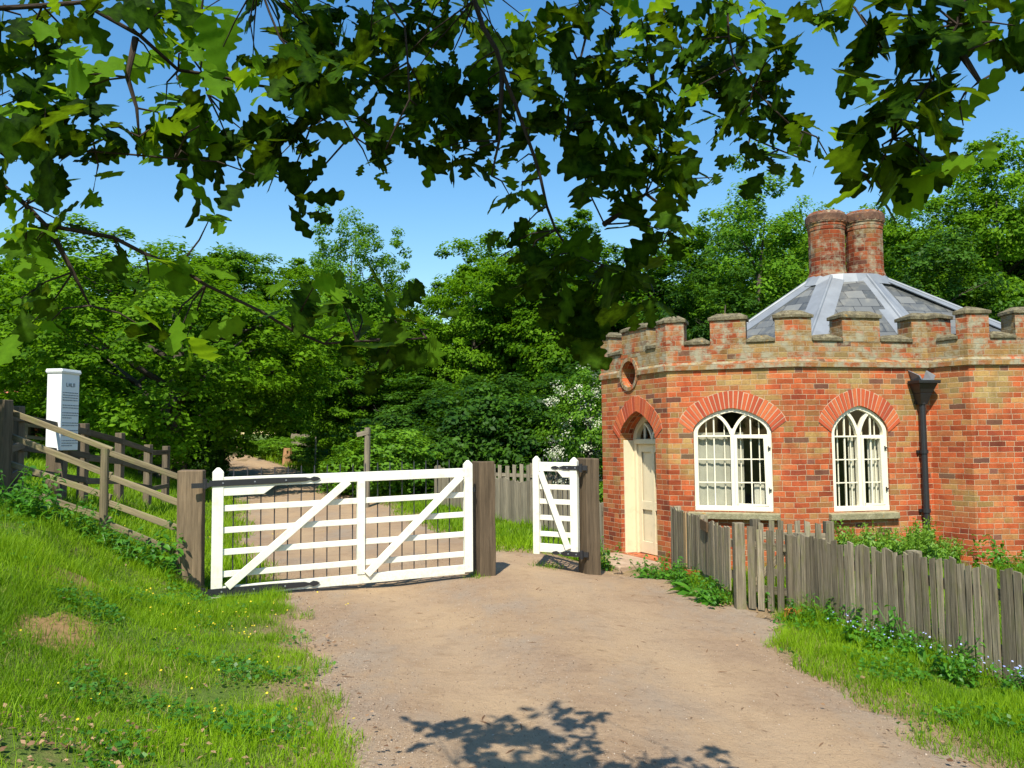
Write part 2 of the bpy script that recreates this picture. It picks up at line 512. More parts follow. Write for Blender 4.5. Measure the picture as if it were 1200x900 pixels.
M['blue_petal'] = leaf_mat('blue_petals', (0.25, 0.32, 0.7), (0.45, 0.5, 0.8), (0.3, 0.4, 0.7), 0.2, 0.7, 0.0, 0.2)
M['litter'] = leaf_mat('leaf_litter', (0.12, 0.06, 0.03), (0.42, 0.27, 0.15), (0.3, 0.2, 0.1), 0.15, 0.8, 0.0, 0.2)


# ------------------------------------------------------------------ the lie of the land
def ss(a, b, x):
    t = np.clip((np.asarray(x, dtype=float) - a) / (b - a), 0, 1)
    return t * t * (3 - 2 * t)


def xl(Y):   # left edge of the drive
    return np.interp(Y, [-50, 0, 4.1, 9, 12, 18, 22.6, 30, 36, 60, 90], [1.6, 0.8, -0.76, -2.55, -3.9, -5.9, -7.6, -10.9, -14.2, -30, -52])


def xr(Y):   # right edge of the drive
    return np.interp(Y, [-50, 0, 4.2, 6.9, 7.4, 7.8, 8.25, 8.7, 10, 11, 11.5, 11.72, 11.95, 13.4, 18.5, 22.6, 30, 36, 60, 90],
                     [4.6, 3.1, 2.42, 2.1, 2.28, 2.5, 2.36, 2.05, 1.9, 1.8, 1.5, 0.7, -0.15, -0.85, -2.75, -4.7, -8.35, -11.6, -27, -48])


def height(X, Y):
    X = np.asarray(X, dtype=float); Y = np.asarray(Y, dtype=float)
    z = -0.12 * ss(0, 2.4, X) * ss(18, 11, Y) - 0.19 * ss(9.8, 11.4, Y) * ss(0.3, 1.6, X) * ss(18, 13, Y)
    z = z + 0.05 * np.clip(Y - 16, 0, 32)
    d = xl(Y) - X
    bank = 1.7 * (1 - np.exp(-0.60 * np.clip(d - 0.75, 0, None) / 1.7))
    bank = bank * (0.42 + 0.58 * ss(3.5, 8.6, Y)) * (1 - 0.35 * ss(14, 20, Y) * ss(40, 25, Y))
    z = z + bank
    z = z + 0.16 * np.exp(-((X + 3.85) / 0.55) ** 2 - ((Y - 6.2) / 0.8) ** 2)
    z = z - 0.22 * np.exp(-((X + 3.75) / 0.5) ** 2 - ((Y - 7.6) / 0.5) ** 2)
    z = z + 0.04 * np.exp(-((X + 4.6) / 0.7) ** 2 - ((Y - 7.9) / 0.5) ** 2)
    z = z - 0.07 * np.exp(-((X + 3.0) / 0.5) ** 2 - ((Y - 8.55) / 0.45) ** 2)
    out = np.clip(np.maximum(d, X - xr(Y)), 0, 1)
    z = z + out * 0.03 * (np.sin(X * 4.1 + Y * 1.7) + np.sin(Y * 5.3 - X * 2.2) * 0.7)
    z = z + 0.02 * ss(0.0, 0.25, np.maximum(d, X - xr(Y)))       # turf stands a little above the track
    # track: shallow ruts
    u = (X - xl(Y)) / np.maximum(xr(Y) - xl(Y), 0.5)
    on = (u > 0) & (u < 1)
    z = z + np.where(on, 0.012 * np.sin(X * 2.3 + Y * 0.9) - 0.02 * np.exp(-((u - 0.3) / 0.1) ** 2) - 0.02 * np.exp(-((u - 0.72) / 0.1) ** 2), 0)
    return z


def gz(x, y): return float(height(x, y))


def terrain():
    def axis(lo, hi, step, far, grow=1.25):
        a = list(np.arange(lo, hi, step))
        s = step; v = hi
        while v < far: a.append(v); s *= grow; v += s
        s = step; v = lo - step
        while v > -far: a.insert(0, v); s *= grow; v -= s
        return np.array(a)
    xs = axis(-9, 7, 0.11, 700); ys = axis(1.0, 18, 0.12, 700)
    X, Y = np.meshgrid(xs, ys)
    near = ss(90, 60, np.hypot(X, Y))
    Z = height(np.clip(X, -80, 80), np.clip(Y, -60, 90))
    Z = Z - 0.035 * ss(0.0, 0.12, np.minimum(X - xl(Y), xr(Y) - X)) * near
    V = np.stack([X, Y, Z], -1).reshape(-1, 3)
    ny, nx = X.shape
    i = np.arange(ny * nx).reshape(ny, nx)
    F = np.stack([i[:-1, :-1], i[:-1, 1:], i[1:, 1:], i[1:, :-1]], -1).reshape(-1, 4)
    ed = np.minimum(xl(Y) - 0.0 - X, 9) * (X < (xl(Y) + xr(Y)) / 2) + (X - xr(Y)) * (X >= (xl(Y) + xr(Y)) / 2)
    me = np_mesh('ground', V, F, np.clip(1 - ed / 0.5, 0, 1).ravel())
    g = NT('turf_soil')
    co = g.coord('Object')
    n1 = g.noise(co, 2.5, 5, 0.7); n2 = g.noise(co, 25, 4, 0.7)
    col = g.mix(n2, (0.04, 0.075, 0.012), (0.12, 0.17, 0.03))
    col = g.mix(g.math('MULTIPLY', g.math('SUBTRACT', n1, 0.55, clamp=True), 5, clamp=True), col, (0.15, 0.10, 0.05))
    ed_ = g.n('Attribute', attribute_name='tint').outputs['Fac']
    col = g.mix(g.math('MULTIPLY', g.math('ADD', ed_, g.math('SUBTRACT', n1, 0.5)), 1.5, clamp=True), col, g.mix(n2, (0.13, 0.09, 0.045), (0.33, 0.235, 0.135)))
    me.materials.append(g.done(g.principled(col, 0.95, 0.1, g.bump(n2, 0.8, 0.03))))
    me.polygons.foreach_set('use_smooth', [True] * len(me.polygons))
    tag(link('ground', me), kind='structure')
    # bare soil patches where the bank is worn
    # drive
    ys = np.concatenate([np.arange(-14, 1, 0.5), np.arange(1, 22, 0.07), np.arange(22, 80, 0.5)])
    us = np.linspace(0, 1, 60)
    rag = lambda y, s: 0.06 * np.sin(y * 5.1 + s) + 0.05 * np.sin(y * 11.7 + 2 * s) + 0.03 * np.sin(y * 23.1 + 3 * s)
    L = xl(ys) + rag(ys, 0.3) - 0.05; Rr = xr(ys) + rag(ys, 2.2) + 0.05
    X = L[:, None] + (Rr - L)[:, None] * us[None]
    Y = np.repeat(ys[:, None], len(us), 1)
    Z = height(X, Y)
    Z[:, 0] -= 0.05; Z[:, -1] -= 0.05
    V = np.stack([X, Y, Z], -1).reshape(-1, 3)
    ny, nx = X.shape
    i = np.arange(ny * nx).reshape(ny, nx)
    F = np.stack([i[:-1, :-1], i[:-1, 1:], i[1:, 1:], i[1:, :-1]], -1).reshape(-1, 4)
    uu_ = np.repeat(us[None], len(ys), 0) + 0.03 * np.sin(Y * 0.8)
    wear = np.exp(-((uu_ - 0.28) / 0.11) ** 2) + np.exp(-((uu_ - 0.70) / 0.13) ** 2)
    me = np_mesh('dirt_drive', V, F, np.clip(wear, 0, 1).ravel())
    g = NT('dirt_track')
    co = g.coord('Object')
    n1 = g.noise(co, 0.9, 4, 0.6); n2 = g.noise(co, 14, 6, 0.75); n3 = g.noise(co, 110, 3, 0.6)
    n4 = g.noise(g.mapping(co, (1.1, 0.45, 1)), 1.3, 5, 0.7)
    col = g.mix(n2, (0.20, 0.135, 0.085), (0.40, 0.28, 0.178))
    col = g.mix(g.math('MULTIPLY', g.math('SUBTRACT', n1, 0.42, clamp=True), 3, clamp=True), col, (0.39, 0.27, 0.155))
    gm = g.math('MULTIPLY', g.math('SUBTRACT', n4, 0.47, clamp=True), 6, clamp=True)
    wear_ = g.n('Attribute', attribute_name='tint').outputs['Fac']
    col = g.mix(g.math('MULTIPLY', wear_, 0.5), col, (0.45, 0.32, 0.19))
    gm = g.math('MULTIPLY', gm, g.math('SUBTRACT', 1.0, g.math('MULTIPLY', wear_, 0.8)))
    gravel = g.mix(n3, (0.14, 0.11, 0.08), (0.46, 0.38, 0.29))
    col = g.mix(g.math('MULTIPLY', gm, 0.75), col, gravel)
    col = g.mix(g.math('MULTIPLY', g.math('SUBTRACT', n3, 0.56, clamp=True), 5, clamp=True), col, (0.17, 0.115, 0.07))
    n5 = g.noise(co, 4.5, 6, 0.75)
    col = g.mix(g.math('MULTIPLY', g.math('SUBTRACT', n5, 0.5, clamp=True), 3.2, clamp=True), col, g.mix(1.0, col, (0.72, 0.68, 0.65), 'MULTIPLY'))
    h = g.math('ADD', g.math('MULTIPLY', n2, 1.0), g.math('ADD', g.math('MULTIPLY', n3, 0.6), n5))
    me.materials.append(g.done(g.principled(col, 0.95, 0.1, g.bump(h, 0.9, 0.02))))
    me.polygons.foreach_set('use_smooth', [True] * len(me.polygons))
    tag(link('dirt_drive', me), kind='structure')


terrain()

# ------------------------------------------------------------------ the lodge
Z0 = -0.35
ZS = 2.53      # string course
ZC = 2.88      # foot of the gaps between merlons
ZM = 3.20      # merlon brickwork
FOOT = [(1.44, 13.3), (2.18, 11.62), (3.80, 11.05), (5.78, 11.45), (6.08, 10.98), (8.7, 11.08), (9.4, 12.8), (9.0, 15.3), (6.6, 16.7), (3.2, 16.1)]
FOOT = [Vector((x, y)) for x, y in FOOT]
NF = len(FOOT)


def offset(pts, d):
    """closed counter-clockwise polygon moved outward by d with mitred corners"""
    out = []
    n = len(pts)
    for i in range(n):
        a, b, c = pts[i - 1], pts[i], pts[(i + 1) % n]
        d1 = (b - a).normalized(); d2 = (c - b).normalized()
        n1 = Vector((d1.y, -d1.x)); n2 = Vector((d2.y, -d2.x))
        k = n1 + n2
        out.append(b + k * (d / max(0.35, (1 + n1.dot(n2)))))
    return out


house = thing('gatehouse', 'small red brick castellated lodge with paired round chimneys beside the white gates', 'house', (4.3, 13.0, 0))


class Facet:
    def __init__(s, i):
        s.a, s.b = FOOT[i], FOOT[(i + 1) % NF]
        s.d = (s.b - s.a).normalized(); s.L = (s.b - s.a).length
        s.n = Vector((s.d.y, -s.d.x))

    def p(s, u, z, n=0.0):
        q = s.a + s.d * u + s.n * n
        return Vector((q.x, q.y, z))

    def u_of(s, px):
        """where the line of sight of that photo column meets the wall line"""
        t = (px - 600) / FPX
        # (a.x + d.x u) = t (a.y + d.y u)
        return (t * s.a.y - s.a.x) / (s.d.x - t * s.d.y)


FAC = [Facet(i) for i in range(NF)]
ULEN = [0]
for f_ in FAC: ULEN.append(ULEN[-1] + f_.L)


def arch_pts(a, spring, rise, n=14, pointed=0.25):
    """half width a, from left springing over the apex to the right"""
    out = []
    for k in range(n + 1):
        t = -1 + 2 * k / n
        x = math.sin(t * math.pi / 2)
        y = rise * ((1 - pointed) * math.sqrt(max(0, 1 - x * x)) + pointed * (1 - abs(x)))
        out.append((a * x, spring + y))
    return out


# door, two windows, round hole: (facet, centre u, half width, bottom, springing, rise, reveal depth)
OPEN = {
    'door': dict(f=0, u=FAC[0].u_of(745.5), a=0.49, z0=-0.16, sp=1.58, rise=0.42, dep=0.32, vb=0.23, pt=0.35),
    'wl': dict(f=1, u=FAC[1].u_of(856.5), a=0.52, z0=0.59, sp=1.66, rise=0.335, dep=0.10, vb=0.235, pt=0.22),
    'wr': dict(f=2, u=FAC[2].u_of(1006.5), a=0.425, z0=0.585, sp=1.64, rise=0.37, dep=0.10, vb=0.235, pt=0.25),
}
ocu = dict(f=0, u=FAC[0].u_of(738), z=2.56, r=0.20)

wall = MB()
for i, fc in enumerate(FAC):
    outer = [(0, Z0), (fc.L, Z0), (fc.L, ZC), (0, ZC)]
    holes = []
    for k, o in OPEN.items():
        if o['f'] == i:
            ar = [(o['u'] + x, z) for x, z in arch_pts(o['a'], o['sp'], o['rise'], 20, o['pt'])]
            holes.append(([(o['u'] - o['a'], o['z0'])] + ar + [(o['u'] + o['a'], o['z0'])], o['dep']))
    if i == 0:
        holes.append(([(ocu['u'] + ocu['r'] * math.cos(t), ocu['z'] + 1.0 * ocu['r'] * math.sin(t)) for t in np.linspace(math.pi, -math.pi, 24, endpoint=False)], 0.22))
    loops = [[Vector((x, z, 0)) for x, z in outer]] + [[Vector((x, z, 0)) for x, z in h] for h, _ in holes]
    flat = [p for l in loops for p in l]
    for tri in geometry.tessellate_polygon(loops):
        pts = [flat[q] for q in tri]
        wall.face([fc.p(q.x, q.y) for q in pts], [(q.x + ULEN[i], q.y) for q in pts])
    for h, dep in holes:
        for k in range(len(h)):
            p, q = h[k], h[(k + 1) % len(h)]
            e = math.hypot(q[0] - p[0], q[1] - p[1])
            vert = abs(q[0] - p[0]) < 0.02
            if vert: uvs = [(0, p[1]), (0, q[1]), (dep, q[1]), (dep, p[1])]
            else: uvs = [(p[0], 0), (q[0], 0), (q[0], dep), (p[0], dep)]
            wall.face([fc.p(*p), fc.p(*q), fc.p(q[0], q[1], -dep), fc.p(p[0], p[1], -dep)], uvs)
wall_o = wall.build('wall', M['brick'], house, weld=False)

# parapet: course band, upper wall, merlons with stone copings
MOUT = offset(FOOT, 0.035); MIN_ = offset(FOOT, -0.30)
pb = MB()
for i in range(NF):
    fc = FAC[i]; j = (i + 1) % NF
    segs = [(0.0, 1.0)]
    if i == 0:
        segs = [(0.0, (ocu['u'] - 0.25) / fc.L), ((ocu['u'] + 0.25) / fc.L, 1.0)]
    for s0, s1 in segs:
        A0 = FOOT[i].lerp(FOOT[j], s0); A1 = FOOT[i].lerp(FOOT[j], s1)
        B0 = MOUT[i].lerp(MOUT[j], s0); B1 = MOUT[i].lerp(MOUT[j], s1)
        b = [(B0.x, B0.y, ZS), (B1.x, B1.y, ZS), (A1.x, A1.y, ZS), (A0.x, A0.y, ZS)]
        t = [(p[0], p[1], ZS + 0.07) for p in b]
        t[2] = (*t[2][:2], ZS + 0.11); t[3] = (*t[3][:2], ZS + 0.11)
        pb.hexa(b, t, True)
pb.build('string_course', M['brick_upper'], house)
pp = MB()
for i in range(NF):        # inner face and flat top of the upper wall, skin 3 mm proud of the wall face
    j = (i + 1) % NF
    a, b, c, d = FOOT[i], FOOT[j], MIN_[j], MIN_[i]
    pp.face([(d.x, d.y, 2.5), (c.x, c.y, 2.5), (c.x, c.y, ZC), (d.x, d.y, ZC)][::-1], [(0, 2.5), (2, 2.5), (2, ZC), (0, ZC)])
    pp.face([(a.x, a.y, ZC), (b.x, b.y, ZC), (c.x, c.y, ZC), (d.x, d.y, ZC)])
pro = offset(FOOT, 0.004)
for i in range(NF):
    j = (i + 1) % NF
    if i == 0:
        fc = FAC[0]
        spans = [(0, ocu['u'] - 0.24, ZS + 0.10, ZC), (ocu['u'] - 0.24, ocu['u'] + 0.24, ocu['z'] + 0.25, ZC), (ocu['u'] + 0.24, fc.L, ZS + 0.10, ZC)]
    else:
        spans = [(0, FAC[i].L, ZS + 0.10, ZC)]
    for u0, u1, za, zb in spans:
        f = FAC[i]
        p0 = pro[i].lerp(pro[j], u0 / f.L); p1 = pro[i].lerp(pro[j], u1 / f.L)
        pp.face([(p0.x, p0.y, za), (p1.x, p1.y, za), (p1.x, p1.y, zb), (p0.x, p0.y, zb)], [(u0 + ULEN[i], za), (u1 + ULEN[i], za), (u1 + ULEN[i], zb), (u0 + ULEN[i], zb)])
pp.build('parapet', M['brick_upper'], house, weld=False)


def coping(name, out, inn, z, parent, mat=None):
    """stone with a weathered saddle over a footprint given by its outer and inner edge lines"""
    def grow(o, n, d):
        res_o, res_n = [], []
        for a, b in zip(o, n):
            v = (a - b).normalized()
            res_o.append(a + v * d); res_n.append(b - v * d)
        for res in (res_o, res_n):
            e0 = (res[0] - res[1]).normalized(); e1 = (res[-1] - res[-2]).normalized()
            res[0] = res[0] + e0 * d; res[-1] = res[-1] + e1 * d
        return res_o, res_n
    j = random.uniform
    o1, n1 = grow(out, inn, 0.028)
    o2, n2 = grow(out, inn, -0.085)
    z += 0.002
    mb = MB()
    low = [(p.x, p.y, z) for p in o1] + [(p.x, p.y, z) for p in reversed(n1)]
    mid = [(p.x + j(-.006, .006), p.y, z + 0.045 + j(-.006, .006)) for p in o1] + [(p.x, p.y, z + 0.045) for p in reversed(n1)]
    top = [(p.x + j(-.01, .01), p.y, z + 0.105 + j(-.012, .012)) for p in o2] + [(p.x, p.y, z + 0.105 + j(-.012, .012)) for p in reversed(n2)]
    mb.hexa(low, mid); mb.hexa(mid, top)
    # drop the two faces buried between the courses
    nb = len(low)
    return mb.build(name, mat or M['coping'], parent, bevel=0.008)


def span(i, u0, u1):
    f = FAC[i]
    return [f.a + f.d * u0, f.a + f.d * u1], [f.a + f.d * u0 - f.n * 0.30, f.a + f.d * u1 - f.n * 0.30]


def corner_span(i, w0, w1):
    """around corner i: w0 back along the facet before it, w1 on along the next"""
    fa, fb = FAC[i - 1], FAC[i]
    p0 = fa.b - fa.d * w0; p2 = fb.a + fb.d * w1
    return [p0, FOOT[i], p2], [p0 - fa.n * 0.30, MIN_[i], p2 - fb.n * 0.30]


def merlon(out, inn, uoff):
    zt = ZM + random.uniform(-0.015, 0.015)
    mb = MB()
    k = 0.004
    o2 = [a + (a - b).normalized() * k for a, b in zip(out, inn)]
    ring = o2 + list(reversed(inn))
    b = [(p.x, p.y, ZC - 0.02) for p in ring]; t = [(p.x, p.y, zt) for p in ring]
    mb.hexa(b, t, True)
    mb.uv = [(u + uoff, v) for u, v in mb.uv]
    mo = mb.build('merlon', M['brick_upper'], house)
    coping('coping_stone', out, inn, zt, mo)


def crenel(out, inn):
    coping('parapet_coping', out, inn, ZC, house)


mw = 0.25
marks = {}
merl = []
f0, f1, f2 = FAC[0], FAC[1], FAC[2]
for i in range(NF):          # a merlon on every corner, one in the middle of every face
    w0 = w1 = mw
    if i == 3: w0, w1 = 0.24, 0.17
    if i == 4: w0, w1 = 0.15, 0.30
    merlon(*corner_span(i, w0, w1), ULEN[i])
mids = {0: (f0.u_of(730), f0.u_of(759)), 1: (f1.u_of(834), f1.u_of(876)), 2: (f2.u_of(990), f2.u_of(1034))}
edge_ = {3: (0.17, 0.15), 2: (mw, 0.24), 4: (0.30, mw)}
for i in range(NF):
    L = FAC[i].L
    a0, a1 = edge_.get(i, (mw, mw))
    if i == 3:
        crenel(*span(i, a0 + 0.002, L - a1 - 0.002)); continue
    if i == 4: md = [(0.66, 1.16), (1.55, 2.05)]
    else: md = [mids.get(i, (L / 2 - 0.25, L / 2 + 0.25))]
    c = a0
    for u0, u1 in md:
        merlon(*span(i, u0, u1), ULEN[i] + 0.3)
        crenel(*span(i, c + 0.03, u0 - 0.03))
        c = u1
    crenel(*span(i, c + 0.03, L - a1 - 0.03))

# ring of brick round the small hole and a near-black disc standing in for the shade inside it
f = FAC[0]
rg = MB()
N_ = 26
for k in range(N_):
    t0 = 2 * math.pi * k / N_ + 0.012; t1 = 2 * math.pi * (k + 1) / N_ - 0.012
    r0, r1 = ocu['r'], ocu['r'] + 0.055
    ring = lambda n: [f.p(ocu['u'] + r * math.cos(t), ocu['z'] + r * math.sin(t), n) for r, t in ((r0, t0), (r0, t1), (r1, t1), (r1, t0))]
    rg.hexa(ring(-0.02), ring(0.022))
oculus = rg.build('oculus', M['brick_upper'], house)
dk = MB()
dk.hexa([f.p(ocu['u'] + 0.23 * math.cos(t), ocu['z'] + 0.23 * math.sin(t), -0.26) for t in np.linspace(0, 2 * math.pi, 20, endpoint=False)],
        [f.p(ocu['u'] + 0.23 * math.cos(t), ocu['z'] + 0.23 * math.sin(t), -0.225) for t in np.linspace(0, 2 * math.pi, 20, endpoint=False)])
dk.build('shade_disc', M['dark_inside'], oculus)


def voussoirs(o, n, wide=1.0):
    fc = FAC[o['f']]
    mb = MB(); mm = MB()
    inner = [(x, z) for x, z in arch_pts(o['a'] + 0.003, o['sp'], o['rise'], 160, o['pt'])]
    # walk along the arch at even steps
    S = [0]
    for p, q in zip(inner, inner[1:]): S.append(S[-1] + math.hypot(q[0] - p[0], q[1] - p[1]))
    S = np.array(S); X = np.array([p[0] for p in inner]); Zz = np.array([p[1] for p in inner])
    P = lambda s: (float(np.interp(s, S, X)), float(np.interp(s, S, Zz)))
    cz = o['sp'] - o['a'] * 0.75
    def outp(p, ln):
        dx, dz = p[0] * 1.0, p[1] - cz
        l = math.hypot(dx, dz)
        return (p[0] + dx / l * ln, p[1] + dz / l * ln)
    for k in range(n):
        s0 = S[-1] * k / n + 0.006; s1 = S[-1] * (k + 1) / n - 0.006
        ln = o['vb'] * random.uniform(0.97, 1.03)
        p0, p1 = P(s0), P(s1)
        q0, q1 = outp(p0, ln), outp(p1, ln)
        shr = 0.004
        ring = lambda d: [fc.p(o['u'] + x, z, d) for x, z in (p0, p1, q1, q0)]
        pr = random.uniform(0.006, 0.013)
        mb.hexa(ring(-0.06), ring(pr))
        e0, e1 = P(S[-1] * k / n), P(S[-1] * (k + 1) / n)
        g0, g1 = outp(e0, o['vb'] * 1.02), outp(e1, o['vb'] * 1.02)
        mm.face([fc.p(o['u'] + x, z, 0.003) for x, z in (e0, e1, g1, g0)])
    a = mb.build('brick_arch', M['arch'], house)
    mm.build('arch_joints', M['mortar'], a)
    return a


voussoirs(OPEN['wl'], 25); voussoirs(OPEN['wr'], 23); voussoirs(OPEN['door'], 21)


def ribbon(mb, fc, u0, pts, wd, n0, n1):
    """bar of width wd following pts (u,z) in the wall plane, from depth n0 to n1"""
    P = [Vector(p) for p in pts]
    L, Rr = [], []
    for i, p in enumerate(P):
        d = (P[min(i + 1, len(P) - 1)] - P[max(0, i - 1)]).normalized()
        nn = Vector((-d.y, d.x))
        k = 1.0
        if 0 < i < len(P) - 1:
            d0 = (P[i] - P[i - 1]).normalized()
            k = 1 / max(0.5, Vector((-d0.y, d0.x)).dot(nn))
        L.append(p + nn * wd / 2 * k); Rr.append(p - nn * wd / 2 * k)
    q = lambda v, n: fc.p(u0 + v.x, v.y, n)
    for i in range(len(P) - 1):
        b = [q(Rr[i], n0), q(Rr[i + 1], n0), q(L[i + 1], n0), q(L[i], n0)]
        t = [q(Rr[i], n1), q(Rr[i + 1], n1), q(L[i + 1], n1), q(L[i], n1)]
        for fce in ((b[0], b[1], t[1], t[0]), (t[0], t[1], t[2], t[3]), (b[3], t[3], t[2], b[2])): mb.face(fce)
        if i == 0: mb.face((b[0], t[0], t[3], b[3]))
        if i == len(P) - 2: mb.face((b[1], b[2], t[2], t[1]))


def gothic_window(o, label):
    fc = FAC[o['f']]; u0 = o['u']; a = o['a']; z0, sp, rise = o['z0'], o['sp'], o['rise']
    t = 0.055
    fr = MB()
    ai = a - t / 2 - 0.004
    path = [(-ai, z0 + 0.02)] + arch_pts(ai, sp, rise - t / 2, 20, o['pt']) + [(ai, z0 + 0.02)]
    ribbon(fr, fc, u0, path, t, -0.095, -0.025)
    ribbon(fr, fc, u0, [(-a + 0.006, z0 + 0.035), (a - 0.006, z0 + 0.035)], 0.066, -0.097, -0.015)
    ribbon(fr, fc, u0, [(0, z0 + 0.06), (0, sp + 0.05)], 0.05, -0.096, -0.028)
    tz = sp - 0.05
    ribbon(fr, fc, u0, [(-ai, tz), (-0.02, tz)], 0.022, -0.088, -0.04)
    ribbon(fr, fc, u0, [(0.02, tz), (ai, tz)], 0.034, -0.09, -0.03)
    fw = fr.build('window', M['cream'], house, bevel=0.004)
    if label: fw['label'] = label
    # the two curved bars of the tracery
    tr = MB()
    for s in (-1, 1):
        cur = []
        for k in range(9):
            q = k / 8
            x = s * (0.012 + (ai * 0.52) * (q ** 1.35)); z = sp - 0.02 + (rise * 0.80 + 0.02) * math.sin(q * math.pi / 2 * 0.92)
            cur.append((x, z))
        ribbon(tr, fc, u0, cur, 0.04, -0.092, -0.033 - 0.002 * s)
    tr.build('tracery', M['cream'], fw)
    # opening casement on the right
    cs = MB()
    cx0, cx1 = 0.028, ai - 0.024
    ribbon(cs, fc, u0, [(cx0 + 0.018, z0 + 0.07), (cx0 + 0.018, tz - 0.02), (cx1 - 0.02, tz - 0.02), (cx1 - 0.02, z0 + 0.085), (cx0 + 0.02, z0 + 0.085)], 0.038, -0.085, -0.02)
    c_o = cs.build('casement', M['cream'], fw)
    for zz in (z0 + 0.29, z0 + 0.29 + 0.55 * (tz - z0)):
        lt = MB()
        lt.beam(fc.p(u0 + ai - 0.018, zz, -0.012), fc.p(u0 + ai + 0.012, zz + 0.005, -0.010), 0.02, 0.02)
        lt.beam(fc.p(u0 + ai - 0.016, zz + 0.03, -0.012), fc.p(u0 + ai - 0.016, zz - 0.03, -0.010), 0.012, 0.012, up=(fc.n.x, fc.n.y, 0))
        lt.build('hinge', M['iron'], c_o)
    # glazing bars
    gb = MB()
    zs = [z0 + 0.07 + (tz - z0 - 0.07) * q for q in (1 / 3, 2 / 3)]
    for s in (-1, 1):
        cxm = s * ai * 0.5
        ribbon(gb, fc, u0, [(cxm, z0 + 0.06), (cxm, sp + rise * 0.70)], 0.018, -0.078, -0.056)
        for zz in zs:
            ribbon(gb, fc, u0, [(s * 0.022, zz), (s * ai, zz)], 0.015, -0.075, -0.060)
    gb.build('glazing_bar', M['cream'], fw)
    # upright rods just inside the panes
    for s in (-1, 1):
        for q in (0.22, 0.72):
            rd = MB()
            x = s * ai * q
            zt = sp + rise * (0.55 if q > 0.5 else 0.45)
            rd.beam(fc.p(u0 + x, z0 + 0.05, -0.10), fc.p(u0 + x, zt, -0.10), 0.014, 0.014, up=(fc.n.x, fc.n.y, 0))
            rd.build('window_rod', M['cream'], fw)
    # pane
    gl = MB()
    ag = [(x, z) for x, z in arch_pts(ai, sp, rise - t / 2, 20, o['pt'])]
    gl.face([fc.p(u0 + x, z, -0.068) for x, z in [(-ai, z0 + 0.05)] + ag + [(ai, z0 + 0.05)]])
    gl.build('pane', M['glass'], fw)
    # sill
    sl = MB()
    ax = a + 0.085
    b = [fc.p(u0 - ax, z0 - 0.105, -0.09), fc.p(u0 + ax, z0 - 0.105, -0.09), fc.p(u0 + ax, z0 - 0.105, 0.075), fc.p(u0 - ax, z0 - 0.105, 0.075)]
    tt = [fc.p(u0 - ax, z0 - 0.002, -0.09), fc.p(u0 + ax, z0 - 0.002, -0.09), fc.p(u0 + ax, z0 - 0.025, 0.075), fc.p(u0 - ax, z0 - 0.025, 0.075)]
    sl.hexa(b, tt)
    sl.build('sill', M['sill'], fw, bevel=0.006)
    return fw


wl = gothic_window(OPEN['wl'], 'wide pointed window with pale curtains behind the glass')
wr = gothic_window(OPEN['wr'], 'narrower pointed window with dark room behind the glass')


def drape(o, parent, u0, u1, z0, z1, n=-0.26, waves=5, mat=None):
    fc = FAC[o['f']]
    mb = MB()
    N = 24
    us = [u0 + (u1 - u0) * k / N for k in range(N + 1)]
    ns = [n + 0.006 * math.sin(k / N * waves * 2 * math.pi) + 0.002 * math.sin(k * 2.7) for k in range(N + 1)]
    for k in range(N):
        for d0 in (0,):
            b = [fc.p(o['u'] + us[k], z0, ns[k]), fc.p(o['u'] + us[k + 1], z0, ns[k + 1])]
            t = [fc.p(o['u'] + us[k], z1, ns[k]), fc.p(o['u'] + us[k + 1], z1, ns[k + 1])]
            mb.face([b[0], b[1], t[1], t[0]])
    o_ = mb.build('curtain', mat or M['curtain'], parent)
    sd_ = o_.modifiers.new('cloth', 'SOLIDIFY'); sd_.thickness = 0.004


drape(OPEN['wl'], wl, -0.50, -0.12, 0.55, 1.66, -0.125, 3, M['shaded_curtain'])
drape(OPEN['wl'], wl, -0.12, 0.14, 0.55, 1.66, -0.13, 2, M['shaded_curtain'])
drape(OPEN['wl'], wl, 0.27, 0.53, 0.55, 0.95, -0.13, 1.5)
drape(OPEN['wr'], wr, 0.19, 0.42, 0.55, 1.60, -0.13, 3)
drape(OPEN['wr'], wr, -0.10, -0.02, 0.55, 1.60, -0.135, 1)

# room behind, so that the panes look into something
rm = MB()
ri = offset(FOOT, -0.9)
for i in range(NF):
    j = (i + 1) % NF
    if i in (0, 1, 2, 3): continue
    rm.face([(ri[i].x, ri[i].y, Z0), (ri[j].x, ri[j].y, Z0), (ri[j].x, ri[j].y, 2.5), (ri[i].x, ri[i].y, 2.5)])
fl = offset(FOOT, -0.31)
rm.face([(p.x, p.y, -0.12) for p in fl])
rm.build('room', M['room'], house, weld=False)

# door in its arch
o = OPEN['door']; f = FAC[0]
df = MB()
a = o['a']; zt = o['sp'] - 0.04
ai = a - 0.045
ribbon(df, f, o['u'], [(-ai, o['z0'] + 0.0)] + arch_pts(ai, o['sp'], o['rise'] - 0.045, 18, o['pt']) + [(ai, o['z0'])], 0.085, -0.318, -0.235)
ribbon(df, f, o['u'], [(-ai, zt), (ai, zt)], 0.075, -0.317, -0.215)
for s in (-1, 1):
    ribbon(df, f, o['u'], [(s * (a - 0.012), o['z0']), (s * (a - 0.012), o['sp'] - 0.02)], 0.024, -0.236, -0.06)
dfo = df.build('door_frame', M['door_paint'], house, bevel=0.005)
fan = MB()
for s in (-1, 1):
    ribbon(fan, f, o['u'], [(s * 0.0 + s * ai * 0.62 * (q ** 1.4), zt + 0.03 + 0.27 * math.sin(q * 1.45)) for q in np.linspace(0, 1, 8)], 0.03, -0.305, -0.26 - 0.002 * s)
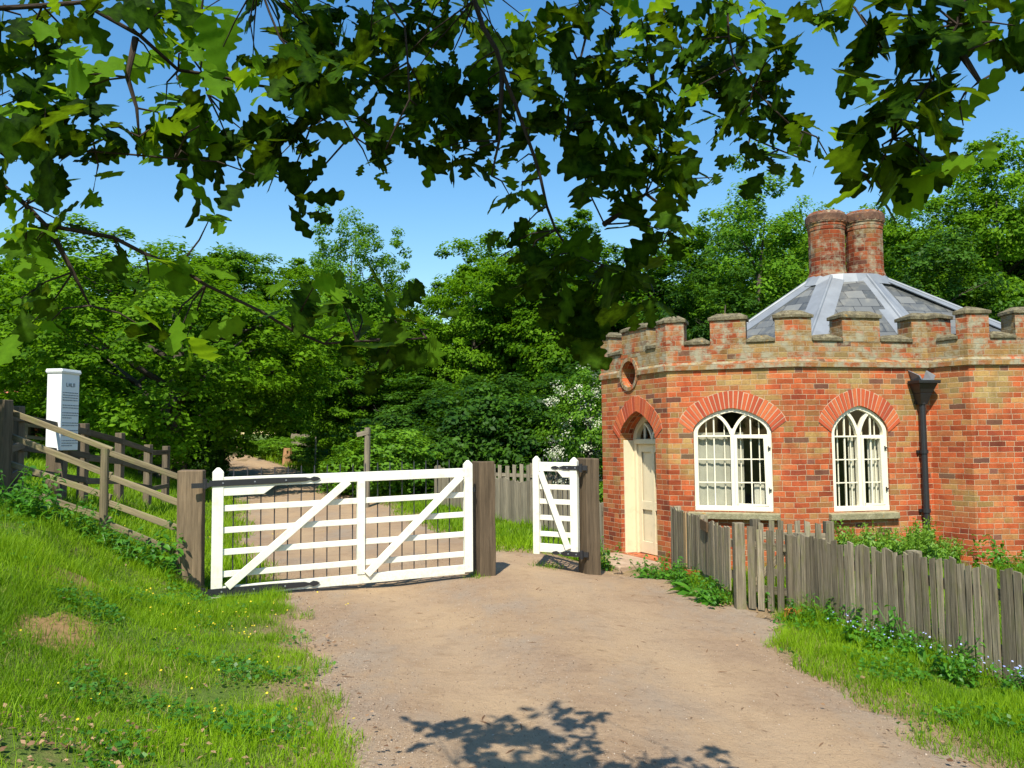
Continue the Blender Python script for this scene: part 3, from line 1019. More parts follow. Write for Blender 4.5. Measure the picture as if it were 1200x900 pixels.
for x in (-ai * 0.5, ai * 0.5):
    ribbon(fan, f, o['u'], [(x, zt + 0.03), (x, zt + 0.27)], 0.018, -0.30, -0.27)
fo = fan.build('fanlight', M['cream'], house)
g_ = MB()
g_.face([f.p(o['u'] + x, z, -0.30) for x, z in [(-ai, zt)] + arch_pts(ai, o['sp'], o['rise'] - 0.05, 18, o['pt']) + [(ai, zt)]])
g_.build('pane', M['glass'], fo)
dr = MB()
dw = ai - 0.045
dz0, dz1 = o['z0'] + 0.012, zt - 0.04
ribbon(dr, f, o['u'], [(-dw, (dz0 + dz1) / 2), (dw, (dz0 + dz1) / 2)], dz1 - dz0, -0.31, -0.30)
for x in (-dw + 0.045, 0, dw - 0.045):
    ribbon(dr, f, o['u'], [(x, dz0), (x, dz1)], 0.09 if x else 0.08, -0.286, -0.268)
for z, wd in ((dz0 + 0.09, 0.18), (dz0 + 0.72, 0.13), (dz1 - 0.06, 0.12)):
    for x0, x1 in ((-dw + 0.09, -0.04), (0.04, dw - 0.09)):
        ribbon(dr, f, o['u'], [(x0, z), (x1, z)], wd, -0.286, -0.269)
door = dr.build('door', M['door_paint'], house, bevel=0.004)
hd = MB()
hd.tube([f.p(o['u'] + dw - 0.05, dz0 + 0.86, -0.27), f.p(o['u'] + dw - 0.05, dz0 + 0.86, -0.22)], [0.012, 0.024], 8)
hd.build('handle', M['iron'], door)
st = MB()
sp_ = [f.p(o['u'] - 0.75, 0, 0.72), f.p(o['u'] + 0.62, 0, 0.72), f.p(o['u'] + 0.55, 0, -0.12), f.p(o['u'] - 0.62, 0, -0.12)]
st.hexa([(p.x, p.y, -0.40) for p in sp_], [(p.x, p.y, -0.165) for p in sp_])
st.build('door_step', M['step'], house, bevel=0.02)

# roof: flat gutter, slated pyramid with lead over the hips, two round chimneys
rf = MB()
Q = [(2.75, 13.45), (4.15, 11.78), (6.1, 11.95), (8.85, 12.6), (8.5, 15.1), (6.2, 15.8), (3.7, 15.3)]
CH = Vector((5.57, 13.6))
TOP = []
for x, y in Q:
    d = (Vector((x, y)) - CH).normalized()
    TOP.append(CH + Vector((d.x * 0.60, d.y * 0.38)))
ZB, ZT = 2.70, 4.17
n = len(Q)
for i in range(n):
    j = (i + 1) % n
    p = [Vector((*Q[i], ZB)), Vector((*Q[j], ZB)), Vector((TOP[j].x, TOP[j].y, ZT)), Vector((TOP[i].x, TOP[i].y, ZT))]
    e = (p[1] - p[0]).normalized()
    nn = e.cross(p[3] - p[0]).normalized(); up_ = nn.cross(e)
    rf.face(p, [((q - p[0]).dot(e), (q - p[0]).dot(up_)) for q in p])
rf.face([(t.x, t.y, ZT) for t in TOP], [(0, 0)] * n)
roof = rf.build('roof', M['slate'], house, weld=False)
fl_ = MB()
fi = offset(FOOT, -0.31)
fl_.face([(p.x, p.y, ZB + 0.03) for p in fi])
fl_.build('gutter', M['lead'], roof, weld=False)
for i in range(n):
    h = MB()
    b0 = Vector((*Q[i], ZB)); t0 = Vector((TOP[i].x, TOP[i].y, ZT))
    for j, sgn in ((i - 1, -1), ((i + 1) % n, 1)):
        jj = j % n
        e = (Vector((*Q[jj], ZB)) - b0).normalized(); e2 = (Vector((TOP[jj].x, TOP[jj].y, ZT)) - t0)
        e2 = e2.normalized() if e2.length > 1e-3 else e
        nn = e.cross(t0 - b0).normalized()
        if nn.z < 0: nn = -nn
        wd = 0.27
        pts = [b0, b0 + e * wd, t0 + e2 * wd * 0.8, t0]
        h.hexa([q + nn * 0.002 for q in pts], [q + nn * 0.018 for q in pts])
    h.tube([b0 + Vector((0, 0, 0.02)), t0 + Vector((0, 0, 0.02))], 0.028, 8)
    h.build('hip_lead', M['lead'], roof)
ck = MB()
ck.hexa([(CH.x + 0.78 * math.cos(t), CH.y + 0.46 * math.sin(t), ZT - 0.12) for t in np.linspace(0, 2 * math.pi, 20, endpoint=False)],
        [(CH.x + 0.64 * math.cos(t), CH.y + 0.38 * math.sin(t), ZT + 0.05) for t in np.linspace(0, 2 * math.pi, 20, endpoint=False)])
ck.build('chimney_flashing', M['lead'], roof)
for k, cx in enumerate((-0.312, 0.312)):
    c = CH + Vector((cx, 0))
    mb = MB()
    prof = [(ZT - 0.05, 0.315), (ZT + 0.07, 0.315), (ZT + 0.10, 0.30), (ZT + 0.13, 0.29), (ZT + 0.80, 0.29), (ZT + 0.82, 0.30), (ZT + 0.875, 0.30), (ZT + 0.88, 0.308), (ZT + 0.93, 0.308),
            (ZT + 0.935, 0.325), (ZT + 1.06, 0.325), (ZT + 1.12, 0.28), (ZT + 1.121, 0.16), (ZT + 0.95, 0.15)]
    ns = 16
    for (z_0, r_0), (z_1, r_1) in zip(prof, prof[1:]):
        for q in range(ns):
            t0, t1 = 2 * math.pi * (q + .5) / ns, 2 * math.pi * (q + 1.5) / ns
            pt = lambda r, t, z: (c.x + r * math.cos(t), c.y + r * math.sin(t), z)
            uu = lambda t: t * 0.29 + k * 3.1
            va, vb = z_0 + abs(r_0 - .27), z_1 + abs(r_1 - .27) + (r_0 - r_1 if abs(z_1 - z_0) < .01 else 0)
            mb.face([pt(r_0, t0, z_0), pt(r_0, t1, z_0), pt(r_1, t1, z_1), pt(r_1, t0, z_1)], [(uu(t0), z_0), (uu(t1), z_0), (uu(t1), z_1), (uu(t0), z_1)])
    ch = mb.build('chimney', M['brick_chimney'], roof)
    cp = MB()
    rr = [(0.338, ZT + 0.945), (0.338, ZT + 1.05), (0.27, ZT + 1.13)]
    lo = [(c.x + 0.330 * math.cos(t), c.y + 0.330 * math.sin(t), ZT + 0.945) for t in np.linspace(0, 2 * math.pi, 16, endpoint=False)]
    mi = [(c.x + 0.334 * math.cos(t), c.y + 0.334 * math.sin(t), ZT + 1.06) for t in np.linspace(0, 2 * math.pi, 16, endpoint=False)]
    hi = [(c.x + 0.26 * math.cos(t), c.y + 0.26 * math.sin(t), ZT + 1.135) for t in np.linspace(0, 2 * math.pi, 16, endpoint=False)]
    cp.hexa(lo, mi); cp.hexa(mi, hi)
    cp.build('cap', M['cap'], ch, bevel=0.01)

# rainwater head and downpipe in the corner
f = FAC[2]
uh = f.L - 0.20
dp = MB()
dp.tube([f.p(uh + 0.02, Z0 + 0.1, 0.075), f.p(uh + 0.02, 2.1, 0.075)], 0.042, 12)
dpo = dp.build('downpipe', M['iron'], house, smooth=False)
for z in (0.55, 1.35, 2.02):
    cl = MB()
    cl.tube([f.p(uh + 0.02, z, 0.075), f.p(uh + 0.02, z + 0.05, 0.075)], 0.054, 12)
    cl.beam(f.p(uh - 0.05, z + 0.025, 0.02), f.p(uh + 0.09, z + 0.025, 0.02), 0.03, 0.04)
    cl.build('pipe_collar', M['iron'], dpo)
hp = MB()
def ringh(hw, dpt, z): return [f.p(uh + 0.02 - hw, z, 0.012), f.p(uh + 0.02 + hw, z, 0.012), f.p(uh + 0.02 + hw, z, dpt), f.p(uh + 0.02 - hw, z, dpt)]
hp.hexa(ringh(0.05, 0.12, 2.02), ringh(0.09, 0.17, 2.17))
hp.hexa(ringh(0.092, 0.172, 2.171), ringh(0.14, 0.225, 2.30))
hp.hexa(ringh(0.165, 0.25, 2.301), ringh(0.17, 0.255, 2.345))
hp.build('rain_hopper', M['iron'], dpo, bevel=0.006)
sp = MB()
for s in (-1, 1):
    sp.hexa([f.p(uh + 0.02 + s * x, 2.346, n_) for x, n_ in ((0.07, 0.01), (0.09, 0.01), (0.09, 0.2), (0.07, 0.2))],
            [f.p(uh + 0.02 + s * x, z_, n_) for x, n_, z_ in ((0.13, 0.01, 2.49), (0.15, 0.01, 2.49), (0.13, 0.2, 2.41), (0.11, 0.2, 2.41))])
sp.hexa([f.p(uh + 0.02 + x, 2.347, n_) for x, n_ in ((-0.09, 0.01), (0.09, 0.01), (0.09, 0.22), (-0.09, 0.22))],
        [f.p(uh + 0.02 + x, 2.365, n_) for x, n_ in ((-0.09, 0.01), (0.09, 0.01), (0.09, 0.22), (-0.09, 0.22))])
sp.build('lead_spout', M['lead'], dpo)

# ------------------------------------------------------------------ gates and their posts
def gate_post(label, c, w, d, h, rot, z0):
    mb = MB()
    cx, cy = c
    ca, sa = math.cos(rot), math.sin(rot)
    rg_ = lambda z, k=1.0, j=0.0: [(cx + (x * ca - y * sa) * k + random.uniform(-j, j), cy + (x * sa + y * ca) * k + random.uniform(-j, j), z + random.uniform(-j, j))
                              for x, y in ((-w / 2, -d / 2), (w / 2, -d / 2), (w / 2, d / 2), (-w / 2, d / 2))]
    zs = np.linspace(z0 - 0.3, h, 6)
    rings = [rg_(z, 1, 0.006) for z in zs]
    for a, b in zip(rings, rings[1:]):
        per = 0
        for i in range(4):
            j = (i + 1) % 4
            wd = w if i % 2 == 0 else d
            mb.face([a[i], a[j], b[j], b[i]], [(per, a[i][2]), (per + wd, a[j][2]), (per + wd, b[j][2]), (per, b[i][2])])
            per += wd + 0.37
    mb.face(rings[-1]); mb.face(list(reversed(rings[0])))
    o = mb.build('gate_post', M['post'], None, bevel=0.012)
    o['label'] = label; o['category'] = 'gate post'; o['group'] = 'square oak gate posts'
    return o


GL, GR = Vector((-3.115, 8.62)), Vector((-0.475, 9.64))
GA = math.atan2((GR - GL).y, (GR - GL).x)
GW = (GR - GL).length
gate_post('square weathered oak post holding the black hinges of the wide white gate', (-3.37, 8.73), 0.25, 0.25, 1.30, GA * 0.6, 0.05)
gate_post('square oak post where the wide white gate latches, next to the open gap', (-0.345, 9.83), 0.20, 0.23, 1.335, GA * 1.25, 0.0)
gate_post('square oak post hanging the narrow white gate, nearest the lodge door', (0.955, 10.52), 0.19, 0.24, 1.345, 0.42, -0.1)


def frame_fn(P, ang, tilt, z0):
    """local (along, out, up) -> world, for a gate that hangs in a plane"""
    d = Vector((math.cos(ang), math.sin(ang), 0)); nn = Vector((d.y, -d.x, 0))
    def q(u, n, z): return Vector((P.x, P.y, z0)) + d * u + nn * n + Vector((0, 0, z + u * tilt))
    return q, nn


q, nn = frame_fn(GL, GA, 0.022, 0.0)
big = thing('field_gate', 'wide white painted wooden five bar gate closed across the drive', 'gate', (GL.x, GL.y, 0))
MW = M['white']


def bar(parent, name, a, b, w, th, mat=MW, up=(0, 0, 1), bevel=0.004, **k):
    mb = MB(); mb.beam(a, b, th, w, up, **k)
    return mb.build(name, mat, parent, bevel=bevel)


def stile(parent, q, u, z0, z1, w, th, n=0.0, pointed=True):
    mb = MB()
    ring = lambda z, k=1.0: [q(u - w / 2 * k, n + th / 2 * k, z), q(u + w / 2 * k, n + th / 2 * k, z), q(u + w / 2 * k, n - th / 2 * k, z), q(u - w / 2 * k, n - th / 2 * k, z)]
    if pointed:
        mb.hexa(ring(z0), ring(z1 - 0.045)); mb.hexa(ring(z1 - 0.0449), ring(z1, 0.25))
    else: mb.hexa(ring(z0), ring(z1))
    return mb.build('stile', MW, parent, bevel=0.006)


stile(big, q, 0.058, -0.01, 1.325, 0.112, 0.075)
stile(big, q, GW - 0.05, 0.02, 1.295, 0.098, 0.075)
U0, U1 = 0.114, GW - 0.099
# top rail, deeper at the hinge end
mb = MB()
prof = [(U0, 1.03), (U0 + 0.40, 1.03), (U0 + 0.52, 1.115), (U1, 1.105), (U1, 1.205), (U0, 1.225)]
fr_ = [q(u, 0.031, z) for u, z in prof]; bk = [q(u, -0.031, z) for u, z in prof]
mb.face(fr_); mb.face(list(reversed(bk)))
for i in range(len(prof)):
    j = (i + 1) % len(prof)
    mb.face([fr_[j], fr_[i], bk[i], bk[j]])
mb.build('top_rail', MW, big, bevel=0.005)
for z in (0.90, 0.675, 0.45, 0.225):
    bar(big, 'rail', q(U0, -0.008, z), q(U1, -0.008, z), 0.062, 0.028)
bar(big, 'bottom_rail', q(U0, 0, 0.052), q(U1, 0, 0.052), 0.10, 0.06)
um = 0.545 * GW
bar(big, 'mid_stile', q(um, 0.004, 0.103), q(um, 0.004, 1.11), 0.085, 0.07, up=nn.cross(Vector((0, 0, 1))))
for a_, b_ in (((0.16, 0.10), (1.40, 1.125)), ((um + 0.06, 0.10), (GW - 0.14, 1.12))):
    bar(big, 'brace', q(a_[0], 0.046, a_[1]), q(b_[0], 0.046, b_[1]), 0.082, 0.028)
for k in range(20):
    u = U0 + 0.10 + k * 0.1385
    if abs(u - um) < 0.05 or u > U1 - 0.03: continue
    mb = MB(); mb.tube([q(u, -0.037, 0.02), q(u, -0.037, 1.29), q(u, -0.037, 1.312)], [0.0065, 0.0065, 0.002], 6)
    mb.build('iron_rod', M['rod'], big)


def strap(parent, q, u0, u1, z, n, w=0.062):
    mb = MB()
    s = 1 if u1 > u0 else -1
    L = abs(u1 - u0)
    prof = [(0, -w / 2), (L * 0.55, -w / 2), (L - 0.16, -w * 0.36), (L - 0.11, -w * 0.16), (L - 0.07, -w * 0.42), (L - 0.03, -w * 0.3), (L, 0)]
    prof = prof + [(x, -y) for x, y in reversed(prof[:-1])]
    a = [q(u0 + s * x, n + 0.007, z + y) for x, y in prof]; b = [q(u0 + s * x, n, z + y) for x, y in prof]
    mb.face(a); mb.face(list(reversed(b)))
    for i in range(len(prof)):
        j = (i + 1) % len(prof)
        mb.face([a[j], a[i], b[i], b[j]])
    o = mb.build('hinge_strap', M['iron'], parent)
    bt = MB()
    for x in (0.12, 0.4, 0.68):
        bt.tube([q(u0 + s * x * L, n + 0.006, z), q(u0 + s * x * L, n + 0.014, z)], 0.009, 8)
    bt.build('bolt', M['lead'], o)
    return o


s1 = strap(big, q, -0.03, 1.10, 1.165, 0.0395)
s2 = strap(big, q, -0.03, 1.10, 0.055, 0.0395, 0.07)
for s_, z in ((s1, 1.165), (s2, 0.055)):
    mb = MB()
    mb.tube([q(-0.07, 0.035, z - 0.05), q(-0.07, 0.035, z + 0.05)], 0.022, 10)
    mb.beam(q(-0.20, 0.03, z - 0.015), q(-0.03, 0.036, z - 0.015), 0.025, 0.05)
    mb.build('hinge_pin', M['iron'], s_)
mb = MB(); mb.beam(q(GW - 0.03, -0.02, 0.95), q(GW + 0.04, -0.02, 0.95), 0.02, 0.05); mb.build('latch', M['iron'], big)
mb = MB(); mb.beam(q(0.30, 0.05, -0.015), q(1.5, 0.05, -0.02), 0.02, 0.02); mb.tube([q(0.02, 0.02, -0.03), q(0.02, 0.02, -0.10)], 0.03, 8); mb.build('drop_bolt', M['iron'], big)

# narrow gate, standing a little open
SL, SR = Vector((0.262, 10.72)), Vector((0.815, 10.42))
SA = math.atan2((SR - SL).y, (SR - SL).x)
SW = (SR - SL).length
q2, nn2 = frame_fn(SL, SA, -0.01, 0.0)
small = thing('wicket_gate', 'narrow white wooden pedestrian gate hung on the post by the lodge', 'gate', (SL.x, SL.y, 0))
stile(small, q2, 0.05, 0.13, 1.375, 0.088, 0.07)
stile(small, q2, SW - 0.05, 0.13, 1.365, 0.10, 0.07)
a0, a1 = 0.096, SW - 0.102
mb = MB()
prof = [(a0, 1.185), (a1 - 0.17, 1.185), (a1 - 0.10, 1.11), (a1, 1.11), (a1, 1.30), (a0, 1.30)]
fr_ = [q2(u, 0.03, z) for u, z in prof]; bk = [q2(u, -0.03, z) for u, z in prof]
mb.face(fr_); mb.face(list(reversed(bk)))
for i in range(len(prof)):
    j = (i + 1) % len(prof)
    mb.face([fr_[j], fr_[i], bk[i], bk[j]])
mb.build('top_rail', MW, small, bevel=0.005)
for z in (0.985, 0.80, 0.595, 0.39):
    bar(small, 'rail', q2(a0, -0.006, z), q2(a1, -0.006, z), 0.064, 0.028)
bar(small, 'bottom_rail', q2(a0, 0, 0.215), q2(a1, 0, 0.215), 0.105, 0.055)
bar(small, 'brace', q2(a0 + 0.03, 0.045, 1.18), q2(a1 - 0.02, 0.045, 0.22), 0.075, 0.028)
for k in range(6):
    u = a0 + 0.03 + k * 0.068
    mb = MB(); mb.tube([q2(u, -0.036, 0.18), q2(u, -0.036, 1.345), q2(u, -0.036, 1.365)], [0.006, 0.006, 0.002], 6)
    mb.build('iron_rod', M['rod'], small)
for z, w_ in ((1.235, 0.05), (0.165, 0.06)):
    s_ = strap(small, q2, SW + 0.03, SW - 0.36, z, 0.037, w_)
    mb = MB(); mb.tube([q2(SW + 0.05, 0.03, z - 0.055), q2(SW + 0.05, 0.03, z + 0.05)], 0.024, 10)
    mb.beam(q2(SW, 0.02, z), q2(SW + 0.13, 0.0, z), 0.03, 0.06)
    mb.build('hinge_pin', M['iron'], s_)


# ------------------------------------------------------------------ picket fences
def picket_fence(name, label, pts, h, mat, wr_=(0.05, 0.085), gap=(0.006, 0.022), group=None, ztop=None, posts=True, rails=(0.25, 0.75), front=1, skip=None, jag=0.03, pmat=None, base_gap=0.03):
    t = thing(name, label, 'fence', (pts[0][0], pts[0][1], gz(*pts[0][:2])), group)
    Ps = [Vector((p[0], p[1])) for p in pts]
    for k in range(len(Ps) - 1):
        a, b = Ps[k], Ps[k + 1]
        d = (b - a); L = d.length; d.normalize()
        n_ = Vector((d.y, -d.x)) * front
        tz = lambda u: (ztop[k] + (ztop[k + 1] - ztop[k]) * u / L) if ztop else gz(*(a + d * u)) + h
        bz = lambda u: gz(*(a + d * u)) - 0.02 + base_gap
        for rr in rails:
            mb = MB()
            p0, p1 = a - n_ * 0.022, b - n_ * 0.022
            z0_, z1_ = bz(0) + (tz(0) - bz(0)) * rr, bz(L) + (tz(L) - bz(L)) * rr
            mb.beam((p0.x, p0.y, z0_), (p1.x, p1.y, z1_), 0.04, 0.075)
            mb.build('rail', mat, t)
        u = 0.0
        while u < L - 0.03:
            wd = random.uniform(*wr_)
            if u + wd > L + 0.06: break
            c = a + d * (u + wd / 2)
            top = tz(u) + random.uniform(-jag, jag * 0.6)
            bot = bz(u) + random.uniform(-0.02, 0.03)
            th = 0.016
            o_ = random.uniform(0, 0.008)
            lean = random.uniform(-0.012, 0.012)
            mb = MB()
            A = [c - d * wd / 2 + n_ * o_, c + d * wd / 2 + n_ * o_, c + d * wd / 2 + n_ * (o_ + th), c - d * wd / 2 + n_ * (o_ + th)]
            tw = random.uniform(-0.012, 0.012)
            lo = [(p.x, p.y, bot) for p in A]
            B = [p + d * lean for p in A]
            hi = [(B[0].x, B[0].y, top + tw), (B[1].x, B[1].y, top - tw), (B[2].x, B[2].y, top - tw), (B[3].x, B[3].y, top + tw)]
            mb.hexa(lo, hi)
            mb.build('picket', pmat(k, u) if pmat else mat, t)
            u += wd + random.uniform(*gap)
        if posts:
            npst = max(1, int(round(L / 1.75)))
            for i in range(npst + (1 if k == len(Ps) - 2 else 0)):
                c = a + d * (L * i / npst) - n_ * 0.075
                zt_ = tz(L * i / npst) + 0.01
                mb = MB(); mb.beam((c.x, c.y, gz(c.x, c.y) - 0.25), (c.x, c.y, zt_), 0.085, 0.085, up=(n_.x, n_.y, 0))
                mb.build('fence_post', mat, t)
    return t


F0, F1, F2, F3, F4 = (2.14, 11.25), (2.275, 8.42), (2.69, 8.03), (3.61, 5.40), (4.2, 3.4)
fa = picket_fence('picket_fence', 'short run of weathered pickets between the lodge wall and the garden gate', [F0, (2.235, 8.62)], 0.8, M['picket'], ztop=[0.66, 0.665],
                  pmat=lambda k, u: M['new_picket'] if 0.62 < u < 0.78 else M['picket'], gap=(0.004, 0.012), front=1, base_gap=0.16)
mb = MB(); mb.beam((2.27, 8.43, -0.4), (2.27, 8.43, 0.735), 0.10, 0.10, up=(0, 1, 0)); mb.build('end_post', M['picket'], fa, bevel=0.006)
fb = picket_fence('picket_fence', 'long run of close weathered pickets along the verge right of the drive', [F2, F3, F4], 0.78, M['picket'], ztop=[0.66, 0.665, 0.67], gap=(0.007, 0.024), front=1, jag=0.03, base_gap=0.01, wr_=(0.034, 0.062))
mb = MB(); mb.beam((2.665, 8.07, -0.4), (2.665, 8.07, 0.655), 0.075, 0.075, up=(0, 1, 0)); mb.build('end_post', M['picket'], fb, bevel=0.006)
# little garden gate of spaced pickets
gg = thing('garden_gate', 'low garden gate of spaced weathered pickets in the picket fence', 'gate', (2.33, 8.36, -0.12))
ga, gb_ = Vector((2.345, 8.36)), Vector((2.625, 8.08))
gd = (gb_ - ga).normalized(); gn = Vector((gd.y, -gd.x))
GLn = (gb_ - ga).length
for i in range(4):
    wd = 0.062 if i else 0.072
    c = ga + gd * (wd / 2 + i * (GLn - 0.06) / 3.25)
    mb = MB()
    zt = 0.69 + random.uniform(-0.01, 0.01) + (0.0 if i else 0.012)
    A = [c - gd * wd / 2, c + gd * wd / 2, c + gd * wd / 2 + gn * 0.018, c - gd * wd / 2 + gn * 0.018]
    mb.hexa([(p.x, p.y, -0.10) for p in A], [(p.x, p.y, zt) for p in A])
    mb.build('picket', M['picket'], gg)
for z in (0.10, 0.52):
    mb = MB(); p0, p1 = ga - gn * 0.022, gb_ - gn * 0.022
    mb.beam((p0.x, p0.y, z), (p1.x, p1.y, z), 0.035, 0.07); mb.build('rail', M['picket'], gg)
mb = MB(); p0, p1 = ga - gn * 0.04, gb_ - gn * 0.04
mb.beam((p0.x, p0.y, 0.10), (p1.x, p1.y, 0.52), 0.02, 0.06); mb.build('brace', M['picket'], gg)
# row inside the garden, behind the gate
picket_fence('picket_fence', 'short row of spaced pickets inside the garden, right of the garden gate', [(2.62, 8.95), (3.45, 9.05)], 0.8, M['picket'], wr_=(0.05, 0.065), gap=(0.045, 0.06), ztop=[0.70, 0.66], rails=(0.8, 0.3))
picket_fence('picket_fence', 'grey picket fence behind the narrow white gate', [(-0.42, 16.1), (0.32, 14.75), (1.42, 13.35)], 0.80, M['picket_far'], gap=(0.002, 0.012), rails=(0.3, 0.8))
picket_fence('picket_fence', 'far grey picket fence beyond the wide gate latch post', [(-1.75, 18.7), (-0.85, 17.2), (-0.45, 16.15)], 0.85, M['picket_far'], gap=(0.003, 0.016), rails=(0.3, 0.8))
picket_fence('picket_fence', 'rear pickets showing just above the grey fence behind the gates', [(-0.9, 19.2), (1.7, 17.6)], 0.86, M['picket_far'], wr_=(0.08, 0.1), gap=(0.07, 0.1), rails=(0.75, 0.3))
# small worn plate on the pickets, loose brick at the gate post
mb = MB()
mb.beam((2.168, 9.66, 0.60), (2.172, 9.36, 0.59), 0.018, 0.11)
o = mb.build('plate', plain('rusty_plate', (0.10, 0.06, 0.03), 0.7, 0.3, 0, 0.6, 30)); tag(o, 'small worn brown plate fixed to the pickets below the left window', 'plaque')
mb = MB()
bx, by = 2.60, 7.93
mb.beam((bx - 0.03, by, gz(bx, by) + 0.055), (bx + 0.10, by - 0.10, gz(bx, by) + 0.05), 0.11, 0.085, jit=0.006)
o = mb.build('loose_brick', M['arch'], bevel=0.006); tag(o, 'loose red brick lying at the foot of the garden gate', 'brick')


# ------------------------------------------------------------------ post and rail fences on the left bank
def rail_fence(label, posts, heights, nrail, mat, pw=0.10, rw=0.09, side=1, last_free=False, first_free=False, roundp=False):
    """posts: (x, y, ground z, top z); rails follow the slope from post to post"""
    t = thing('rail_fence', label, 'fence', (posts[0][0], posts[0][1], posts[0][2]))
    for i, (x, y, zb, zt) in enumerate(posts):
        if (first_free and i == 0) or (last_free and i == len(posts) - 1): continue
        mb = MB()
        if roundp: mb.tube([(x, y, zb - 0.3), (x, y, (zb + zt) / 2), (x, y, zt)], [pw * 0.5, pw * 0.48, pw * 0.46], 12)
        else: mb.beam((x, y, zb - 0.3), (x + random.uniform(-.02, .02), y, zt), pw, pw * 0.8, up=(0.2, 1, 0))
        mb.build('fence_post', mat, t, bevel=0.0 if roundp else 0.008)
    for (xa, ya, ba, ta), (xb, yb, bb, tb) in zip(posts, posts[1:]):
        d = Vector((xb - xa, yb - ya)).normalized(); n_ = Vector((d.y, -d.x)) * side * (pw * 0.45)
        for k in range(nrail):
            h0 = heights[k]
            j = random.uniform(-0.02, 0.02)
            mb = MB()
            mb.beam((xa + n_.x - d.x * .06, ya + n_.y - d.y * .06, ba + h0 * (ta - ba) + j), (xb + n_.x + d.x * .06, yb + n_.y + d.y * .06, bb + h0 * (tb - bb) - j), 0.035, rw, jit=0.006)
            mb.build('rail', mat, t, bevel=0.005)
    return t


pA = at(120, 530, 8.9)
bankz = lambda x, y: gz(x, y)
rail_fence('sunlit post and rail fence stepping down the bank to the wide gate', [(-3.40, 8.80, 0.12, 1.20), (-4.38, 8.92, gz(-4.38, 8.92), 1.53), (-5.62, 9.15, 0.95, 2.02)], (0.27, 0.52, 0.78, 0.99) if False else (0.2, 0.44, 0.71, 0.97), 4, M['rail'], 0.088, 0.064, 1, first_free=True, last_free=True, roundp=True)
# broad shaded posts at the corner and the run going back behind the sign
cpost = [(-5.62, 9.2, gz(-5.62, 9.2), 1.98), (-5.9, 9.9, gz(-5.9, 9.9), 2.08), (-6.0, 11.6, gz(-6.0, 11.6), 2.05), (-6.25, 13.2, gz(-6.25, 13.2), 2.0), (-6.5, 14.8, gz(-6.5, 14.8), 2.02), (-6.85, 16.4, gz(-6.85, 16.4), 2.0)]
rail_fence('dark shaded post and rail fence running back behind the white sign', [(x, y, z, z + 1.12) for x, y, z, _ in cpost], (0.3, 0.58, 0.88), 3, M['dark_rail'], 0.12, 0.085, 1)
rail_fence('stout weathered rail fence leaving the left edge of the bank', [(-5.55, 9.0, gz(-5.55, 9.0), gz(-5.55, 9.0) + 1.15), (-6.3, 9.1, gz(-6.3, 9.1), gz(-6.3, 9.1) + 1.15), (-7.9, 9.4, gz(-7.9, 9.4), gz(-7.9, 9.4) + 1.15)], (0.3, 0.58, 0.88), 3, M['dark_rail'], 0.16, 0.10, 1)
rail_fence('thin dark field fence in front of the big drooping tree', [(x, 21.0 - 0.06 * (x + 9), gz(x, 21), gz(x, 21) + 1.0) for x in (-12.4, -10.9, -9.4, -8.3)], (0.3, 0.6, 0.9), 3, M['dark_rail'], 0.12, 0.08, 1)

# white boxed notice post
sx_, sy_ = -5.92, 10.9
sg = thing('notice_pillar', 'tall narrow white notice pillar with lettering behind the rail fence', 'sign', (sx_, sy_, gz(sx_, sy_)))
mb = MB()
zb, zt = 1.50, 2.50
W2, D2 = 0.10, 0.185
ra = R(-6)
rgn = lambda z, k=0.0: [(sx_ + (x * math.cos(ra) - y * math.sin(ra)), sy_ + (x * math.sin(ra) + y * math.cos(ra)), z) for x, y in ((-W2 - k, -D2 - k), (W2 + k, -D2 - k), (W2 + k, D2 + k), (-W2 - k, D2 + k))]
mb.hexa(rgn(zb), rgn(zt)); mb.build('pillar', M['sign_white'], sg, bevel=0.004)
mb = MB(); mb.hexa(rgn(zt + 0.001, 0.008), rgn(zt + 0.025, 0.018)); mb.hexa(rgn(zt + 0.0251, 0.018), rgn(zt + 0.06, 0.010)); mb.build('cap', M['sign_white'], sg, bevel=0.004)
mb = MB()
loc_ = lambda x, y, z: (sx_ + (x * math.cos(ra) - y * math.sin(ra)), sy_ + (x * math.sin(ra) + y * math.cos(ra)), z)
xf = W2 + 0.003
def stroke(y0, y1, z, h): mb.hexa([loc_(xf, y0, z), loc_(xf, y1, z), loc_(xf, y1, z + h), loc_(xf, y0, z + h)], [loc_(xf + 0.002, y0, z), loc_(xf + 0.002, y1, z), loc_(xf + 0.002, y1, z + h), loc_(xf + 0.002, y0, z + h)])
zz = zt - 0.17
for k in range(4):           # heading: too small to read, four dark letters
    y0 = -0.09 + k * 0.047
    stroke(y0, y0 + 0.012, zz, 0.05); stroke(y0 + 0.014, y0 + 0.034, zz + (0.0, 0.02, 0.0, 0.04)[k], 0.011)
    if k % 2: stroke(y0 + 0.026, y0 + 0.036, zz + 0.002, 0.046)
zz -= 0.05
rows = [1, 1, 1, 1, 0, 1, 1, 0, 1, 1, 0.6, 0, 1, 1, 0, 1, 1, 0.5, 0, 1, 1, 0.7]
for rws in rows:
    zz -= 0.033
    y = -0.16
    while rws and y < -0.16 + 0.32 * rws:
        l = random.uniform(0.012, 0.05); stroke(y, min(y + l, 0.17), zz, 0.011); y += l + 0.010
mb.build('lettering', M['sign_ink'], sg, weld=False)
mb = MB(); mb.beam((sx_ - 0.26, sy_ + 0.25, gz(sx_, sy_) - 0.3), (sx_ - 0.24, sy_ + 0.25, 2.35), 0.13, 0.12, up=(0, 1, 0)); mb.build('back_post', M['dark_rail'], sg, bevel=0.01)
